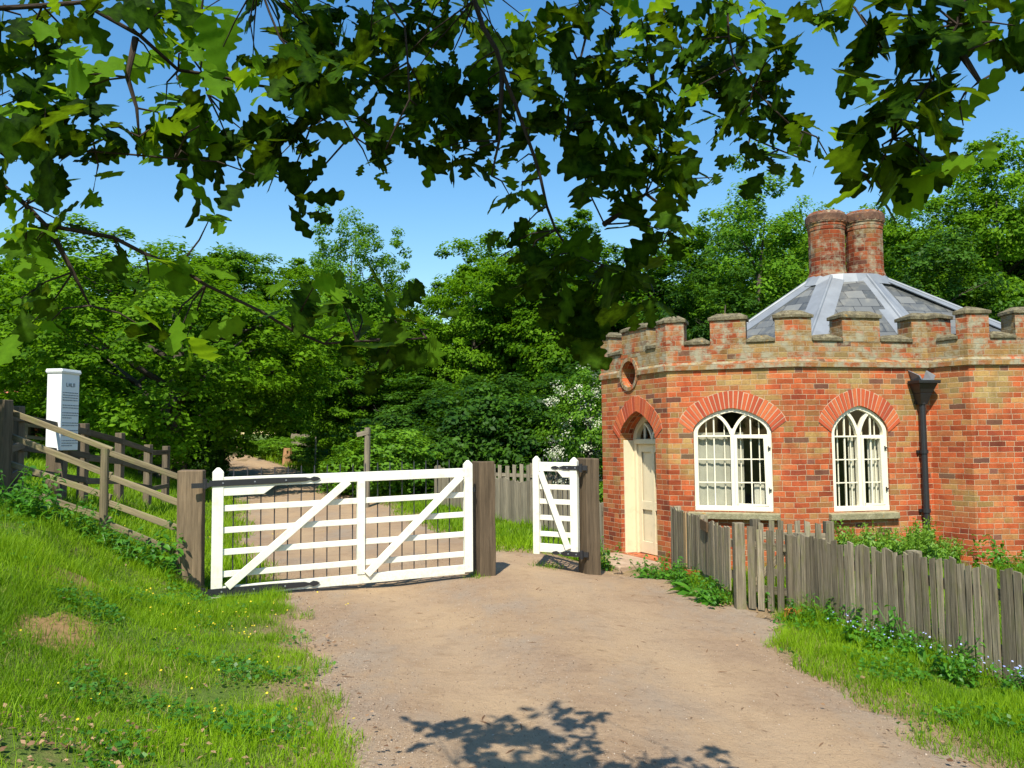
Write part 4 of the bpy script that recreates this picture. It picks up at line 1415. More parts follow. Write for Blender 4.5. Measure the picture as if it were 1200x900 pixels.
mb = MB(); mb.beam((sx_, sy_, gz(sx_, sy_) - 0.3), (sx_, sy_, 1.51), 0.10, 0.12, up=(0, 1, 0)); mb.build('leg', M['dark_rail'], sg)

# odds and ends beyond the gate
def simple_post(name, label, cat, px, py, Y, top_py, r, mat, arm=False, n=8):
    b = at(px, py, Y); t_ = at(px + 1, top_py, Y)
    z0_ = gz(b.x, b.y)
    mb = MB()
    mb.tube([(b.x, b.y, z0_ - 0.2), (b.x + 0.02, b.y, (z0_ + t_.z) / 2), (b.x + 0.03, b.y, t_.z)], [r * 1.1, r, r * 0.92], n)
    if arm: mb.beam((b.x - 0.2, b.y - 0.02, t_.z - 0.16), (b.x + 0.06, b.y - 0.06, t_.z - 0.1), 0.03, 0.1)
    tag(mb.build(name, mat, None), label, cat)


simple_post('finger_post', 'tall pale timber post with a short arm beside the round bush', 'post', 429, 552, 18.4, 501, 0.07, M['picket_far'], True)
simple_post('bollard', 'stout orange brown wooden bollard at the bend of the drive', 'bollard', 336, 545, 30.2, 525, 0.17, plain('bollard_wood', (0.36, 0.2, 0.1), 0.85, 0.2, 0, 0.35, 10))
simple_post('thin_pole', 'thin pale pole at the edge of the dark wood', 'pole', 369, 540, 28, 512, 0.03, M['picket_far'])
t = thing('board_fence', 'short grey board fence above the hedge at the bend of the drive', 'fence', (-8.6, 34, gz(-8.6, 34)))
for k in range(9):
    p = at(342 + k * 2.6, 512, 33)
    mb = MB(); mb.beam((p.x, p.y, gz(p.x, p.y)), (p.x, p.y, 1.6 + (516 - 508 + random.uniform(-0.5, 0.5) - k * 0.1) * 33 / 970), 0.082, 0.03, up=(0, 1, 0)); mb.build('board', M['picket_far'], t)
bo = thing('outbuilding', 'small far red brick building glimpsed under the trees at the left edge', 'building', (-17.8, 30, gz(-17.8, 30)))
mb = MB(); z_ = gz(-17.8, 30)
rect = [(-18.6, 29.5), (-16.9, 29.5), (-16.9, 31.5), (-18.6, 31.5)]
mb.hexa([(x, y, z_ - 0.3) for x, y in rect], [(x, y, 2.9) for x, y in rect], True); mb.build('wall', M['brick'], bo)
mb = MB(); mb.hexa([(x, y, 2.905) for x, y in ((-18.75, 29.3), (-16.75, 29.3), (-16.75, 31.7), (-18.75, 31.7))], [(-18.75, 30.45, 3.6), (-16.75, 30.45, 3.6), (-16.75, 30.55, 3.6), (-18.75, 30.55, 3.6)])
mb.build('roof', plain('clay_tile', (0.42, 0.16, 0.1), 0.85, 0.2), bo)

# ------------------------------------------------------------------ trees and bushes
LEAF_V = np.array([[0, 0, 0], [0.32, 0.5, 0.07], [0, 1.05, -0.06], [-0.32, 0.5, 0.07]])
LEAF_F = np.array([[0, 1, 2, 3]])


def lobes(D, seed, amp):
    r = np.random.default_rng(seed)
    s = np.zeros(len(D))
    for k in range(7):
        v = r.normal(size=3); v /= np.linalg.norm(v)
        s += np.sin(D @ v * r.uniform(3, 7) + r.uniform(0, 6.28))
    return 1 + amp * s / 2.6


def crown_mesh(name, seed, rad, nclump, per, leaf, rc, mat, amp=0.3, inner=0.45, flat=0.65, droop=0.0, up=0.55, base=-1.0, spires=0):
    r = np.random.default_rng(seed)
    D = r.normal(size=(nclump, 3)); D /= np.linalg.norm(D, axis=1, keepdims=True)
    D[:, 2] = np.where(D[:, 2] < base, -D[:, 2] * 0.5, D[:, 2])
    R_ = (inner + (1 - inner) * r.random(nclump) ** 0.45) * lobes(D, seed, amp)
    C = D * R_[:, None] * np.array(rad)
    if spires:
        k = r.integers(0, nclump, spires)
        ext = D[k] * np.array([0.8, 0.8, 1.0]) * np.array(rad) * r.uniform(1.0, 1.22, (spires, 1)) + np.array([0, 0, 0.1 * rad[2]])
        C = np.concatenate([C, ext])
    n = len(C)
    crs = rc * r.uniform(0.6, 1.35, n)
    ct = r.uniform(0.15, 0.75, n)
    idx = np.repeat(np.arange(n), per)
    B = r.normal(size=(len(idx), 3)); B /= np.linalg.norm(B, axis=1, keepdims=True)
    B *= (r.random((len(idx), 1)) ** 0.4)
    P = C[idx] + B * crs[idx][:, None] * np.array([1, 1, flat])
    if droop: P[:, 2] -= droop * (B[:, 0] ** 2 + B[:, 1] ** 2) * crs[idx]
    out = C[idx] / (np.linalg.norm(C[idx], axis=1, keepdims=True) + 1e-6)
    N = B * 0.5 + out * 0.45 + np.array([0, 0, up]) + r.normal(size=P.shape) * 0.38
    Mx = frames(N, r.uniform(0, 6.28, len(P)))
    V, F, t = scatter(LEAF_V - np.array([0, 0.5, 0]), LEAF_F, Mx, leaf * r.uniform(0.6, 1.35, len(P)), P, np.clip(ct[idx] + r.normal(size=len(P)) * 0.16, 0, 1))
    me = np_mesh(name, V, F, t)
    me.materials.append(mat)
    return me


def trunk_mesh(name, seed, h, rad, r0, mat, nl=9, start=0.18):
    rr = random.Random(seed)
    mb = MB()
    top = Vector((rr.uniform(-.3, .3), rr.uniform(-.3, .3), h))
    ax = [Vector((0, 0, -0.4)), Vector((0, 0, 0.1)), Vector((rr.uniform(-.1, .1), rr.uniform(-.1, .1), h * 0.3)), Vector((rr.uniform(-.25, .25), rr.uniform(-.25, .25), h * 0.6)), top]
    mb.tube(ax, [r0 * 1.5, r0 * 1.1, r0 * 0.85, r0 * 0.5, r0 * 0.1], 9)
    for k in range(nl):
        q = start + (0.85 - start) * k / nl
        z = h * q
        a = k * 2.4 + rr.uniform(-.5, .5)
        b = Vector((0, 0, z)); L = rad * rr.uniform(0.6, 0.95) * (1.1 - 0.5 * q)
        e = b + Vector((math.cos(a) * L, math.sin(a) * L, L * rr.uniform(0.35, 0.9)))
        mid = b.lerp(e, 0.5) + Vector((0, 0, L * 0.12))
        rr0 = r0 * 0.5 * (1 - q * 0.6)
        mb.tube([b, mid, e], [rr0, rr0 * 0.6, rr0 * 0.15], 6)
        for s in (-1, 1):
            e2 = mid + Vector((math.cos(a + s * 0.9) * L * 0.45, math.sin(a + s * 0.9) * L * 0.45, L * 0.25))
            mb.tube([mid, e2], [rr0 * 0.45, rr0 * 0.08], 5)
    o = mb.build(name, mat, None, smooth=True)
    me = o.data
    bpy.data.objects.remove(o)
    return me


# name: (crown mesh, trunk mesh, nominal height, nominal radius, crown centre height)
PROTO = {}
def proto(key, h, rad, cz, **k):
    tr = trunk_mesh('trunk', k['seed'] + 50, h * 0.86, rad[0], k.pop('r0', 0.22), M['trunk'], start=k.pop('start', 0.18))
    PROTO[key] = (crown_mesh('crown', rad=rad, **k), tr, h, rad[0], cz)


proto('droop', 7.5, (4.6, 4.0, 3.25), 4.35, seed=3, nclump=620, per=120, leaf=0.135, rc=0.50, mat=M['leaf'], amp=0.22, inner=0.5, flat=0.5, droop=0.7, up=0.6, r0=0.33)
proto('dense_a', 9.0, (3.0, 3.0, 4.2), 4.8, seed=11, nclump=400, per=135, leaf=0.15, rc=0.50, mat=M['leaf'], amp=0.26, inner=0.5, flat=0.55, r0=0.24)
proto('dense_b', 9.0, (3.1, 3.1, 4.3), 4.7, seed=23, nclump=400, per=135, leaf=0.155, rc=0.52, mat=M['leaf'], amp=0.30, inner=0.5, flat=0.55, spires=8, r0=0.24)
proto('airy_a', 10.0, (2.7, 2.7, 5.0), 5.2, seed=31, nclump=330, per=110, leaf=0.14, rc=0.42, mat=M['leaf_light'], amp=0.33, inner=0.35, flat=0.8, spires=16, r0=0.2)
proto('airy_b', 10.0, (2.5, 2.5, 4.9), 5.2, seed=47, nclump=320, per=110, leaf=0.13, rc=0.42, mat=M['leaf_light'], amp=0.32, inner=0.35, flat=0.8, spires=14, r0=0.2)
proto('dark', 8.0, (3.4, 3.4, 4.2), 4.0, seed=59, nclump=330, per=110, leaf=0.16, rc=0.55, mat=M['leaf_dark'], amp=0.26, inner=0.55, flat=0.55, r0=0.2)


def tree(label, key, x, y, h, rad, rot=None, group=None, name='tree', cat='tree', sink=0.0):
    cm, tm, h0, r0, cz = PROTO[key]
    z = gz(x, y) if abs(x) < 80 and y < 90 else gz(max(-80, min(80, x)), min(90, y))
    t = thing(name, label, cat, (x, y, z - sink), group)
    t.rotation_euler.z = random.uniform(0, 6.28) if rot is None else rot
    s = (rad / r0, rad / r0, h / h0)
    c = link('crown', cm, t, (0, 0, cz * h / h0)); c.scale = s
    k = link('trunk', tm, t, (0, 0, 0)); k.scale = s
    return t


def by_px(px, Y): return (px - 600) / FPX * Y


tree('large broad tree with drooping leaves above a black hollow, left of the drive', 'droop', -8.9, 21.5, 5.75, 4.7, 0.6)
W_ = 'trees of the wood behind the gates'
for lab, key, px, Y, tpy, rad in [
    ('leafy tree behind the white notice pillar at the far left edge', 'dense_a', 30, 27, 338, 3.6),
    ('low round tree between the far left tree and the big drooping tree', 'dense_b', 90, 33, 338, 3.2),
    ('tree rising just behind the crown of the big drooping tree', 'dense_b', 262, 45, 290, 4.6),
    ('bright airy tree with loose upright spires left of the gap of sky', 'airy_a', 412, 34, 262, 2.3),
    ('smaller bright airy tree leaning into the gap of sky', 'airy_b', 466, 36, 325, 1.5),
    ('dense tree just right of the gap of sky', 'dense_a', 556, 31, 328, 2.3),
    ('tall uneven tree whose top shows left of the hanging oak twig', 'dense_b', 592, 34, 272, 2.9),
    ('dense tree behind the hanging oak twig', 'dense_a', 655, 30, 286, 3.0),
    ('dense tree between the hanging oak twig and the lodge parapet', 'dense_b', 735, 29, 290, 3.0),
    ('tree behind the left end of the lodge parapet', 'dense_a', 812, 30, 305, 2.8),
    ('tall feathery light green tree left of the chimneys', 'airy_b', 893, 27, 212, 2.5),
    ('light green tree directly behind the chimneys', 'airy_a', 955, 31, 258, 2.2),
    ('round tree showing right of the chimneys', 'dense_b', 1065, 29, 250, 2.7),
    ('tree between the chimneys and the tall tree at the right edge', 'airy_a', 1115, 27, 238, 2.2),
    ('tall bright tree at the right edge above the roof', 'dense_a', 1180, 26, 186, 2.6),
    ('tree partly cut by the right edge of the picture', 'dense_b', 1262, 27, 190, 3.0),
    ('dark low tree behind the roof slope right of the chimneys', 'dark', 1090, 24, 300, 2.6),
    ('dark low tree behind the roof slope left of the chimneys', 'dark', 850, 24, 330, 2.4),
    ('shady tree overhanging the bend of the drive', 'dense_a', 372, 42, 320, 3.4),
    ('shady tree right of the bend of the drive behind the thin pole', 'dense_b', 425, 30, 372, 2.3),
]:
    x = by_px(px, Y)
    hor = 514 + (600 - px) * 0.0087
    tree(lab, key, x, Y, 1.6 + (hor - tpy) * Y / FPX - gz(x, Y) + 0.15, rad, group=W_)
# the dark wood under and between them
for px, Y, tpy, rad in [(500, 27, 425, 2.6), (565, 25, 440, 2.4), (625, 24, 425, 2.3), (700, 25, 415, 2.5), (770, 24, 415, 2.3), (455, 33, 400, 2.5), (200, 25.5, 430, 2.0), (165, 29, 420, 2.6), (365, 50, 400, 3), (400, 44, 390, 3), (180, 36, 380, 3.0), (140, 38, 400, 3)]:  # the near pair left of the drive is added to darken the hollow
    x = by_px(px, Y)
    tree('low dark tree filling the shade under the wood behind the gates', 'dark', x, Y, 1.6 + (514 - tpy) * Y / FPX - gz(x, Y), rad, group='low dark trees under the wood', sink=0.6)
tree('tree beside the bank outside the left edge shading the fence corner', 'dense_a', -7.6, 6.9, 4.6, 1.9)
k = 0
for Y in (46, 56):
    for x in np.arange(-46, 48, 5.2):
        x = x + random.uniform(-1.2, 1.2)
        px = 600 + x / Y * FPX
        hmax = 6.5 if 470 < px < 560 else (9.5 if px < 800 else 11.5)
        tree('far tree of the wood mostly hidden behind nearer trees', ('dense_a', 'dense_b', 'dark')[k % 3], x, Y + random.uniform(-2, 2), hmax * random.uniform(0.85, 1.0), random.uniform(3.3, 4.2), group='far trees at the back of the wood')
        k += 1

# bushes: one mesh each
bush_a = crown_mesh('bush', 71, (1.0, 0.9, 0.85), 120, 75, 0.085, 0.24, M['leaf_bush'], amp=0.22, inner=0.55)
bush_b = crown_mesh('bush', 72, (1.0, 0.9, 0.85), 120, 75, 0.085, 0.24, M['leaf_dark'], amp=0.25, inner=0.55)
bush_c = crown_mesh('bush', 73, (1.0, 0.9, 0.85), 150, 70, 0.09, 0.22, M['leaf_bush'], amp=0.3, inner=0.55)
haw = crown_mesh('hawthorn', 74, (1.0, 0.9, 1.1), 150, 70, 0.07, 0.2, M['leaf_bush'], amp=0.25, inner=0.55)
haw_f = crown_mesh('blossom', 75, (1.02, 0.92, 1.12), 85, 42, 0.042, 0.17, M['blossom'], amp=0.25, inner=0.7)


def bush(label, me, px, Y, tpy, rx, group=None, ry=None, name='bush', squash=1.0):
    x = by_px(px, Y); hor = 514 + (600 - px) * 0.0087
    g0 = gz(x, Y); h = 1.6 + (hor - tpy) * Y / FPX - g0
    o = link(name, me, None, (x, Y, g0 + h * 0.42))
    o.scale = (rx, ry or rx, h * 0.62); o.rotation_euler.z = random.uniform(0, 6.28) if ry is None else 0
    return tag(o, label, 'bush', group)


bush('big bright green bush beside the pale finger post', bush_a, 455, 20.3, 497, 1.35)
bush('lower bright green bush left of the finger post', bush_c, 412, 21.0, 522, 0.85)
bush('dark bush in front of the bright bush behind the wide gate', bush_b, 498, 21.5, 505, 1.1)
for px, Y, tpy, rx, lab in [(312, 37, 514, 1.0, 'low hedge bush nearest the bend of the drive'), (337, 34, 511, 1.2, 'hedge bush left of the orange brown bollard'), (362, 31.5, 510, 1.3, 'hedge bush right of the orange brown bollard'),
                            (384, 29, 519, 1.1, 'hedge bush beside the thin pale pole'), (400, 27, 532, 0.8, 'lowest hedge bush at the near end of the bank')]:
    bush(lab, bush_c if rx > 1.1 else bush_a, px, Y, tpy, rx, 'hedge bushes along the drive')
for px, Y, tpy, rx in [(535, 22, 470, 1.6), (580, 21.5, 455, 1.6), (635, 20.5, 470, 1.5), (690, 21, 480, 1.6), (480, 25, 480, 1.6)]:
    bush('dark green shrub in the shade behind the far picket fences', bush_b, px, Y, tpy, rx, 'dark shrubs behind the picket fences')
bush('dark shrub added to deepen the shade in the hollow under the big drooping tree', bush_b, 236, 22.6, 482, 0.85)  # put in only to blacken the shaded hollow
bush('dark shrub added to deepen the shade left of the hollow under the big drooping tree', bush_b, 212, 24.5, 488, 0.9)  # second dark filler for the shade of the hollow
bush('leafy shrub between the narrow gate post and the lodge', bush_a, 712, 15.6, 560, 0.55)
hx, hy = by_px(688, 17.6), 17.6
hz_ = gz(hx, hy)
ht = thing('hawthorn', 'hawthorn bush covered in white blossom beside the left end of the lodge', 'bush', (hx, hy, hz_))
c = link('crown', haw, ht, (0, 0, 1.75)); c.scale = (0.95, 0.95, 1.15)
c = link('blossom', haw_f, ht, (0, 0, 1.8)); c.scale = (0.95, 0.95, 1.12)
tm = PROTO['airy_a'][1]
c = link('trunk', tm, ht, (0, 0, 0)); c.scale = (0.35, 0.35, 0.28)

# ------------------------------------------------------------------ the oak overhead
def oak_leaf(seed, nl=4.5):
    r = random.Random(seed)
    V = []; n = 33
    ph = r.uniform(0.1, 0.4)
    for k in range(n):
        t = k / (n - 1)
        env = (math.sin(math.pi * min(1, (t * 0.90 + 0.07)) ** 1.35) ** 0.75) * 0.36
        if t < 0.08: env *= t / 0.08 * 0.6 + 0.1
        lob = 1 - 0.46 * abs(math.cos(math.pi * (nl * t + ph))) ** 3
        lob2 = 1 - 0.46 * abs(math.cos(math.pi * (nl * t + ph + 0.12))) ** 3
        if k == n - 1: env = 0.05
        z = -0.22 * t * t + 0.04 * math.sin(t * 5 + seed)
        cu = 0.04 * math.sin(3 * t + seed * 1.7)
        a1, a2 = max(0.010, env * lob), max(0.010, env * lob2)
        V += [[cu - a1, t + a1 * 0.22, z + a1 * 0.22 - a1 * a1 * 0.6], [cu, t, z], [cu + a2, t + a2 * 0.22, z + a2 * 0.22 - a2 * a2 * 0.6]]
    F = []
    for k in range(n - 1):
        a = k * 3
        F += [[a, a + 1, a + 4, a + 3], [a + 1, a + 2, a + 5, a + 4]]
    return np.array(V), np.array(F)


OAK = [oak_leaf(1, 4.0), oak_leaf(2, 3.6), oak_leaf(5, 4.5)]
TX, TY = -3.3, -2.6
oak = thing('oak_tree', 'oak whose dark lobed leaves and twigs hang across the top of the view', 'tree', (TX, TY, gz(TX, TY)))

BR = [  # twigs in the picture: (pixel x, pixel y, distance) along each
    [(-90, -40, 1.7), (0, 8, 1.8), (95, 5, 1.85), (165, 45, 1.9), (210, 82, 1.95), (330, 106, 2.0), (410, 160, 2.05)],
    [(-90, 120, 1.9), (0, 215, 1.95), (55, 265, 1.95), (130, 276, 2.0), (245, 335, 2.05), (305, 365, 2.1), (380, 402, 2.15), (500, 396, 2.2)],
    [(-60, 172, 1.8), (0, 178, 1.85), (110, 180, 1.9), (205, 186, 1.95)],
    [(60, 270, 1.95), (85, 320, 2.0), (105, 358, 2.0)],
    [(545, -30, 2.2), (590, 90, 2.2), (625, 180, 2.2), (650, 270, 2.22), (668, 296, 2.22), (740, 318, 2.25)],
    [(160, 45, 1.9), (150, 90, 1.9), (163, 160, 1.9)],
    [(240, -30, 2.0), (236, 80, 2.0), (243, 110, 2.0)],
    [(300, -20, 2.1), (330, 45, 2.1), (395, 130, 2.1), (415, 160, 2.1)],
    [(440, -20, 2.1), (475, 30, 2.1), (478, 115, 2.1), (452, 175, 2.1)],
    [(700, -30, 2.2), (672, 110, 2.2), (665, 165, 2.2), (708, 262, 2.2)],
    [(590, 80, 2.2), (585, 165, 2.2), (576, 206, 2.2)],
    [(760, -30, 2.3), (800, 60, 2.3), (850, 120, 2.3), (880, 160, 2.3), (950, 190, 2.3)],
    [(850, -30, 2.1), (860, 80, 2.1), (930, 150, 2.1)],
    [(1150, -40, 1.7), (1120, 30, 1.7), (1090, 90, 1.7), (1050, 160, 1.7), (1020, 215, 1.72)],
    [(1130, 60, 1.7), (1150, 95, 1.7), (1130, 110, 1.7)],
    [(960, -20, 2.0), (1000, 10, 1.95), (1040, 70, 1.9)],
    [(708, 262, 2.2), (755, 228, 2.25), (790, 250, 2.3), (775, 290, 2.3)],
    [(760, 60, 2.3), (770, 150, 2.3), (785, 210, 2.3)],
]
HUB = [Vector((TX, TY, 2.2)), Vector((-2.3, -1.1, 3.1)), Vector((-1.2, 0.2, 3.35)), Vector((0.1, 0.8, 3.45)), Vector((1.5, 0.9, 3.4))]
branches = []
limb = MB()
limb.tube([Vector((TX, TY, gz(TX, TY) - 0.3)), Vector((TX, TY, gz(TX, TY) + 0.3)), Vector((TX + .1, TY + .1, 2.3)), Vector((TX + .2, TY - .2, 5.0)), Vector((TX - .3, TY, 8.5))], [0.62, 0.45, 0.38, 0.28, 0.06], 14)
limb.build('trunk', M['bark'], oak, smooth=True)
lb = MB()
lb.tube(HUB, [0.2, 0.13, 0.09, 0.06, 0.03], 10)
for a in range(7):
    an = a * 0.9 + 0.4; b = Vector((TX, TY, 2.8 + a * 0.7)); L = 3.2 - a * 0.25
    lb.tube([b, b + Vector((math.cos(an) * L * .5, math.sin(an) * L * .5, L * 0.3)), b + Vector((math.cos(an) * L, math.sin(an) * L, L * 0.45))], [0.12, 0.08, 0.02], 8)
lb.build('limb', M['bark'], oak, smooth=True)
for bi, br in enumerate(BR):
    P = [at(*p) for p in br]
    if br[0][1] < 0 or br[0][0] < 0:
        h = min(HUB[1:], key=lambda v: (v - P[0]).length)
        P = [h, h.lerp(P[0], 0.6) + Vector((0, 0, 0.08))] + P
    # finer, slightly kinked path
    fine = []
    for a, b in zip(P, P[1:]):
        nseg = max(1, int((b - a).length / 0.07))
        for k in range(nseg):
            fine.append(a.lerp(b, k / nseg) + Vector((random.gauss(0, .0035), random.gauss(0, .0035), random.gauss(0, .0035))))
    fine.append(P[-1])
    branches.append(fine)
    big_ = bi in (0, 1, 4)
    r_ = np.linspace(0.017 if big_ else 0.008, 0.0022, len(fine))
    mb = MB(); mb.tube(fine, list(r_), 7)
    mb.build('branch', M['bark'], oak, smooth=True)

ROS = """
-5 20 d|28 18 d|62 22 d|95 28 b|118 8 d|185 15 d|205 22 b|240 14 b|305 10 d|345 15 d|375 30 d|402 12 d|440 22 d|478 14 d|512 28 d|545 12 d|580 30 d|618 16 b|655 25 d|690 12 d|728 24 d|762 14 b|795 30 d|832 16 d|868 20 b|905 8 b|965 8 d|1005 15 d|1040 20 d|1075 10 d|1108 28 d|1145 14 b|1190 22 d
8 62 d|40 70 d|70 55 b|205 55 b|225 70 b|175 70 b|260 60 b|290 75 d|340 60 d|365 75 d|395 62 d|430 50 d|455 78 d|490 62 d|520 80 d|552 60 d|590 70 d|625 55 d|660 82 d|700 62 d|735 75 d|768 55 b|800 75 d|840 60 d|872 55 d|905 62 d|1020 55 d|1055 62 d|1085 48 d|1120 60 b|1160 45 d|1195 60 d
15 100 d|48 108 b|78 95 b|92 115 b|68 130 d|205 100 b|185 115 b|250 90 b|300 85 b|310 112 b|345 110 d|370 95 d|400 100 d|432 105 d|470 108 d|505 115 d|540 100 d|575 112 d|610 105 d|648 122 d|690 110 d|725 105 d|760 118 d|792 110 b|830 102 d|862 100 d|900 95 d|1030 105 d|1062 110 d|1095 100 d|1130 118 b
20 140 b|55 135 d|85 150 d|115 130 d|165 140 b|195 150 d|235 142 d|268 135 b|300 150 d|335 145 d|352 165 d|438 145 d|470 150 d|500 142 d|540 150 d|580 140 d|620 158 d|660 150 d|700 145 d|740 158 d|775 150 d|800 135 d|838 140 d|872 150 d|905 138 d|1020 140 b|1055 150 d|1088 145 d|1120 142 b
12 185 d|45 165 d|80 190 d|110 172 d|130 150 d|195 180 d|232 182 d|270 180 d|305 190 d|340 190 d|448 190 s|440 200 s|520 172 d|552 185 d|582 190 s|605 200 s|690 195 d|722 185 d|762 190 d|790 185 d|838 190 d|868 185 s|905 182 d|945 188 s|980 190 s|1010 185 d|1040 190 d|1072 188 d|1100 200 b
25 232 b|85 225 b|105 232 b|298 205 d|345 240 d|595 235 s|612 228 s|705 220 d|735 215 d|768 228 d|790 222 d|1000 212 s|1035 215 d
8 262 b|38 275 b|75 258 d|255 255 b|330 230 d|620 262 s|772 262 d|782 285 d
15 300 b|48 298 s|145 302 d|205 312 b|228 325 b|175 328 b|612 298 d|640 318 d|668 308 d|700 322 d|735 318 d
8 352 d|28 375 b|60 360 s|180 385 b|205 378 b|225 398 b|195 405 d|360 345 b|385 338 d|408 355 d|350 365 d|440 368 d|468 378 d|400 395 d|432 405 d|438 425 d|415 370 b|500 388 s|620 345 d|655 350 d|690 352 d|720 345 d|760 340 d|640 325 d|672 385 d|700 380 d|678 405 d|600 290 d
"""
r = np.random.default_rng(5)
LV = []
twigs = MB()
allpts = [p for b in branches for p in b]
up_c = []; sunny = []


def rosette(c, n, size, tint, tilt=0.62):
    N = r.normal(size=(n, 3)) * tilt + np.array([0, -0.3, 0.55])
    spin = r.uniform(0, 6.28) + np.arange(n) * (6.28 / n) + r.normal(size=n) * 0.35
    Mx = frames(N, spin)
    T = np.array(c)[None] + r.normal(size=(n, 3)) * 0.018
    s = size * r.uniform(0.5, 1.28, n)
    tt = np.clip(tint + r.normal(size=n) * 0.18, 0, 1)
    for k in range(3):
        sel = np.arange(n) % 3 == k
        if sel.any():
            tv, tf = OAK[k]
            S3 = np.stack([s[sel] * r.uniform(0.8, 1.15, sel.sum()), s[sel], s[sel] * r.uniform(0.2, 1.9, sel.sum())], 1)
            v_, f_, t_ = scatter(tv, tf, Mx[sel], S3, T[sel], tt[sel])
            rib = np.tile(np.where(np.arange(len(tv)) % 3 == 1, 0.16, -0.04), sel.sum())
            LV.append((v_, f_, np.clip(t_ + rib, 0, 1)))


first = True
for line in ROS.strip().splitlines():
    for it in line.split('|'):
        q_ = it.split()
        px, py, kd = float(q_[0]), float(q_[1]), q_[2]
        px += r.normal() * 6; py += r.normal() * 6
        if px < 420: Y = 1.85 + 0.25 * (py / 400) + r.normal() * 0.07
        elif px < 985: Y = 2.32 + r.normal() * 0.09
        else: Y = 1.72 + r.normal() * 0.06
        if 230 < px < 640 and py < 85: Y = 2.56 + r.normal() * 0.1
        elif 640 <= px < 985: Y = 2.15 + r.normal() * 0.08
        c = at(px, py, Y)
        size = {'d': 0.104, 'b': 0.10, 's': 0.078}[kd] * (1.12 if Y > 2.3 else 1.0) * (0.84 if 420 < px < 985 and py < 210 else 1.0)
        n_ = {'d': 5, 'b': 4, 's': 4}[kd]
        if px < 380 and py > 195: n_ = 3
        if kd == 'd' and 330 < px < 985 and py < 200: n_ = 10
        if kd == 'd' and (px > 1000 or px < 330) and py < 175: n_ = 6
        rosette(c, n_, size, {'d': 0.06, 'b': 0.95, 's': 0.35}[kd])  # light painted into the tint: shaded sprays near-black, backlit ones bright
        p = min(allpts, key=lambda v: (v - c).length_squared)
        mid = p.lerp(c, 0.5) + Vector((random.gauss(0, .012), random.gauss(0, .012), 0.012))
        twigs.tube([p, mid, c], [0.0028, 0.0022, 0.0013], 5, cap=False)
        if kd == 'd':
            for k in range(1 if Y > 2.3 else 5):
                d = r.uniform(0.3, 2.6)
                up_c.append(c + SUN * d + Vector(r.normal(size=3) * 0.04))  # unseen sprays added toward the sun to keep this one shaded
        elif kd == 'b': sunny.append(c)
twigs.build('twig', M['bark'], oak, weld=False)
# the rest of the crown overhead, out of the picture
for k in range(330):
    z = r.uniform(2.9, 7.0)
    x = r.uniform(-5.5, 2.2); y = r.uniform(-5.5, 1.6)
    if y + 0.78 * z > 3.75: continue
    if y > 0.2 and z < 1.6 + 0.56 * y + 0.3: continue
    up_c.append(Vector((x, y, z)))
for c in up_c:
    if c.y > 0.1 and (c.z - 1.6) / c.y < 0.55: continue
    if any((c - b - SUN * max(0.0, (c - b).dot(SUN))).length < 0.27 for b in sunny): continue
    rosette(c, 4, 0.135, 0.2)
V, F, t = merge(LV)
me = np_mesh('leaves', V, F, t); me.materials.append(M['oak_leaf'])
me.polygons.foreach_set('use_smooth', [True] * len(me.polygons))
link('leaves', me, oak).location = (-TX, -TY, -gz(TX, TY))

# ------------------------------------------------------------------ grass and ground cover
def blades(bend):
    return np.array([[-0.5, 0, 0], [0.5, 0, 0], [-0.38, bend * 0.35, 0.5], [0.38, bend * 0.35, 0.5], [0, bend, 0.95]]), np.array([[0, 1, 3], [0, 3, 2], [2, 3, 4]])


def pnoise(X, Y, s, seed):
    rr = np.random.default_rng(seed)
    v = np.zeros_like(X)
    for k in range(6):
        a = rr.uniform(0, 6.28); f_ = s * rr.uniform(0.6, 2.2)
        v += np.sin((X * np.cos(a) + Y * np.sin(a)) * f_ + rr.uniform(0, 6.28))
    return v / 3.0


def fence_x(Y): return np.interp(Y, [3.4, 5.66, 8.03, 8.42, 11.25], [4.15, 3.52, 2.69, 2.27, 2.14])


def soil(X, Y):   # worn patches of bare earth on the bank: 1 = bare
    p = 0.68 * np.exp(-((X + 3.50) / 0.16) ** 2 - ((Y - 6.65) / 0.28) ** 2) + 0.68 * np.exp(-((X + 3.05) / 0.18) ** 2 - ((Y - 5.6) / 0.28) ** 2)
    p += 0.72 * np.exp(-((X + 2.15) / 0.45) ** 2 - ((Y - 3.85) / 0.3) ** 2)
    return np.clip(p * 1.25 + 0.15 * pnoise(X, Y, 6, 4), 0, 1)


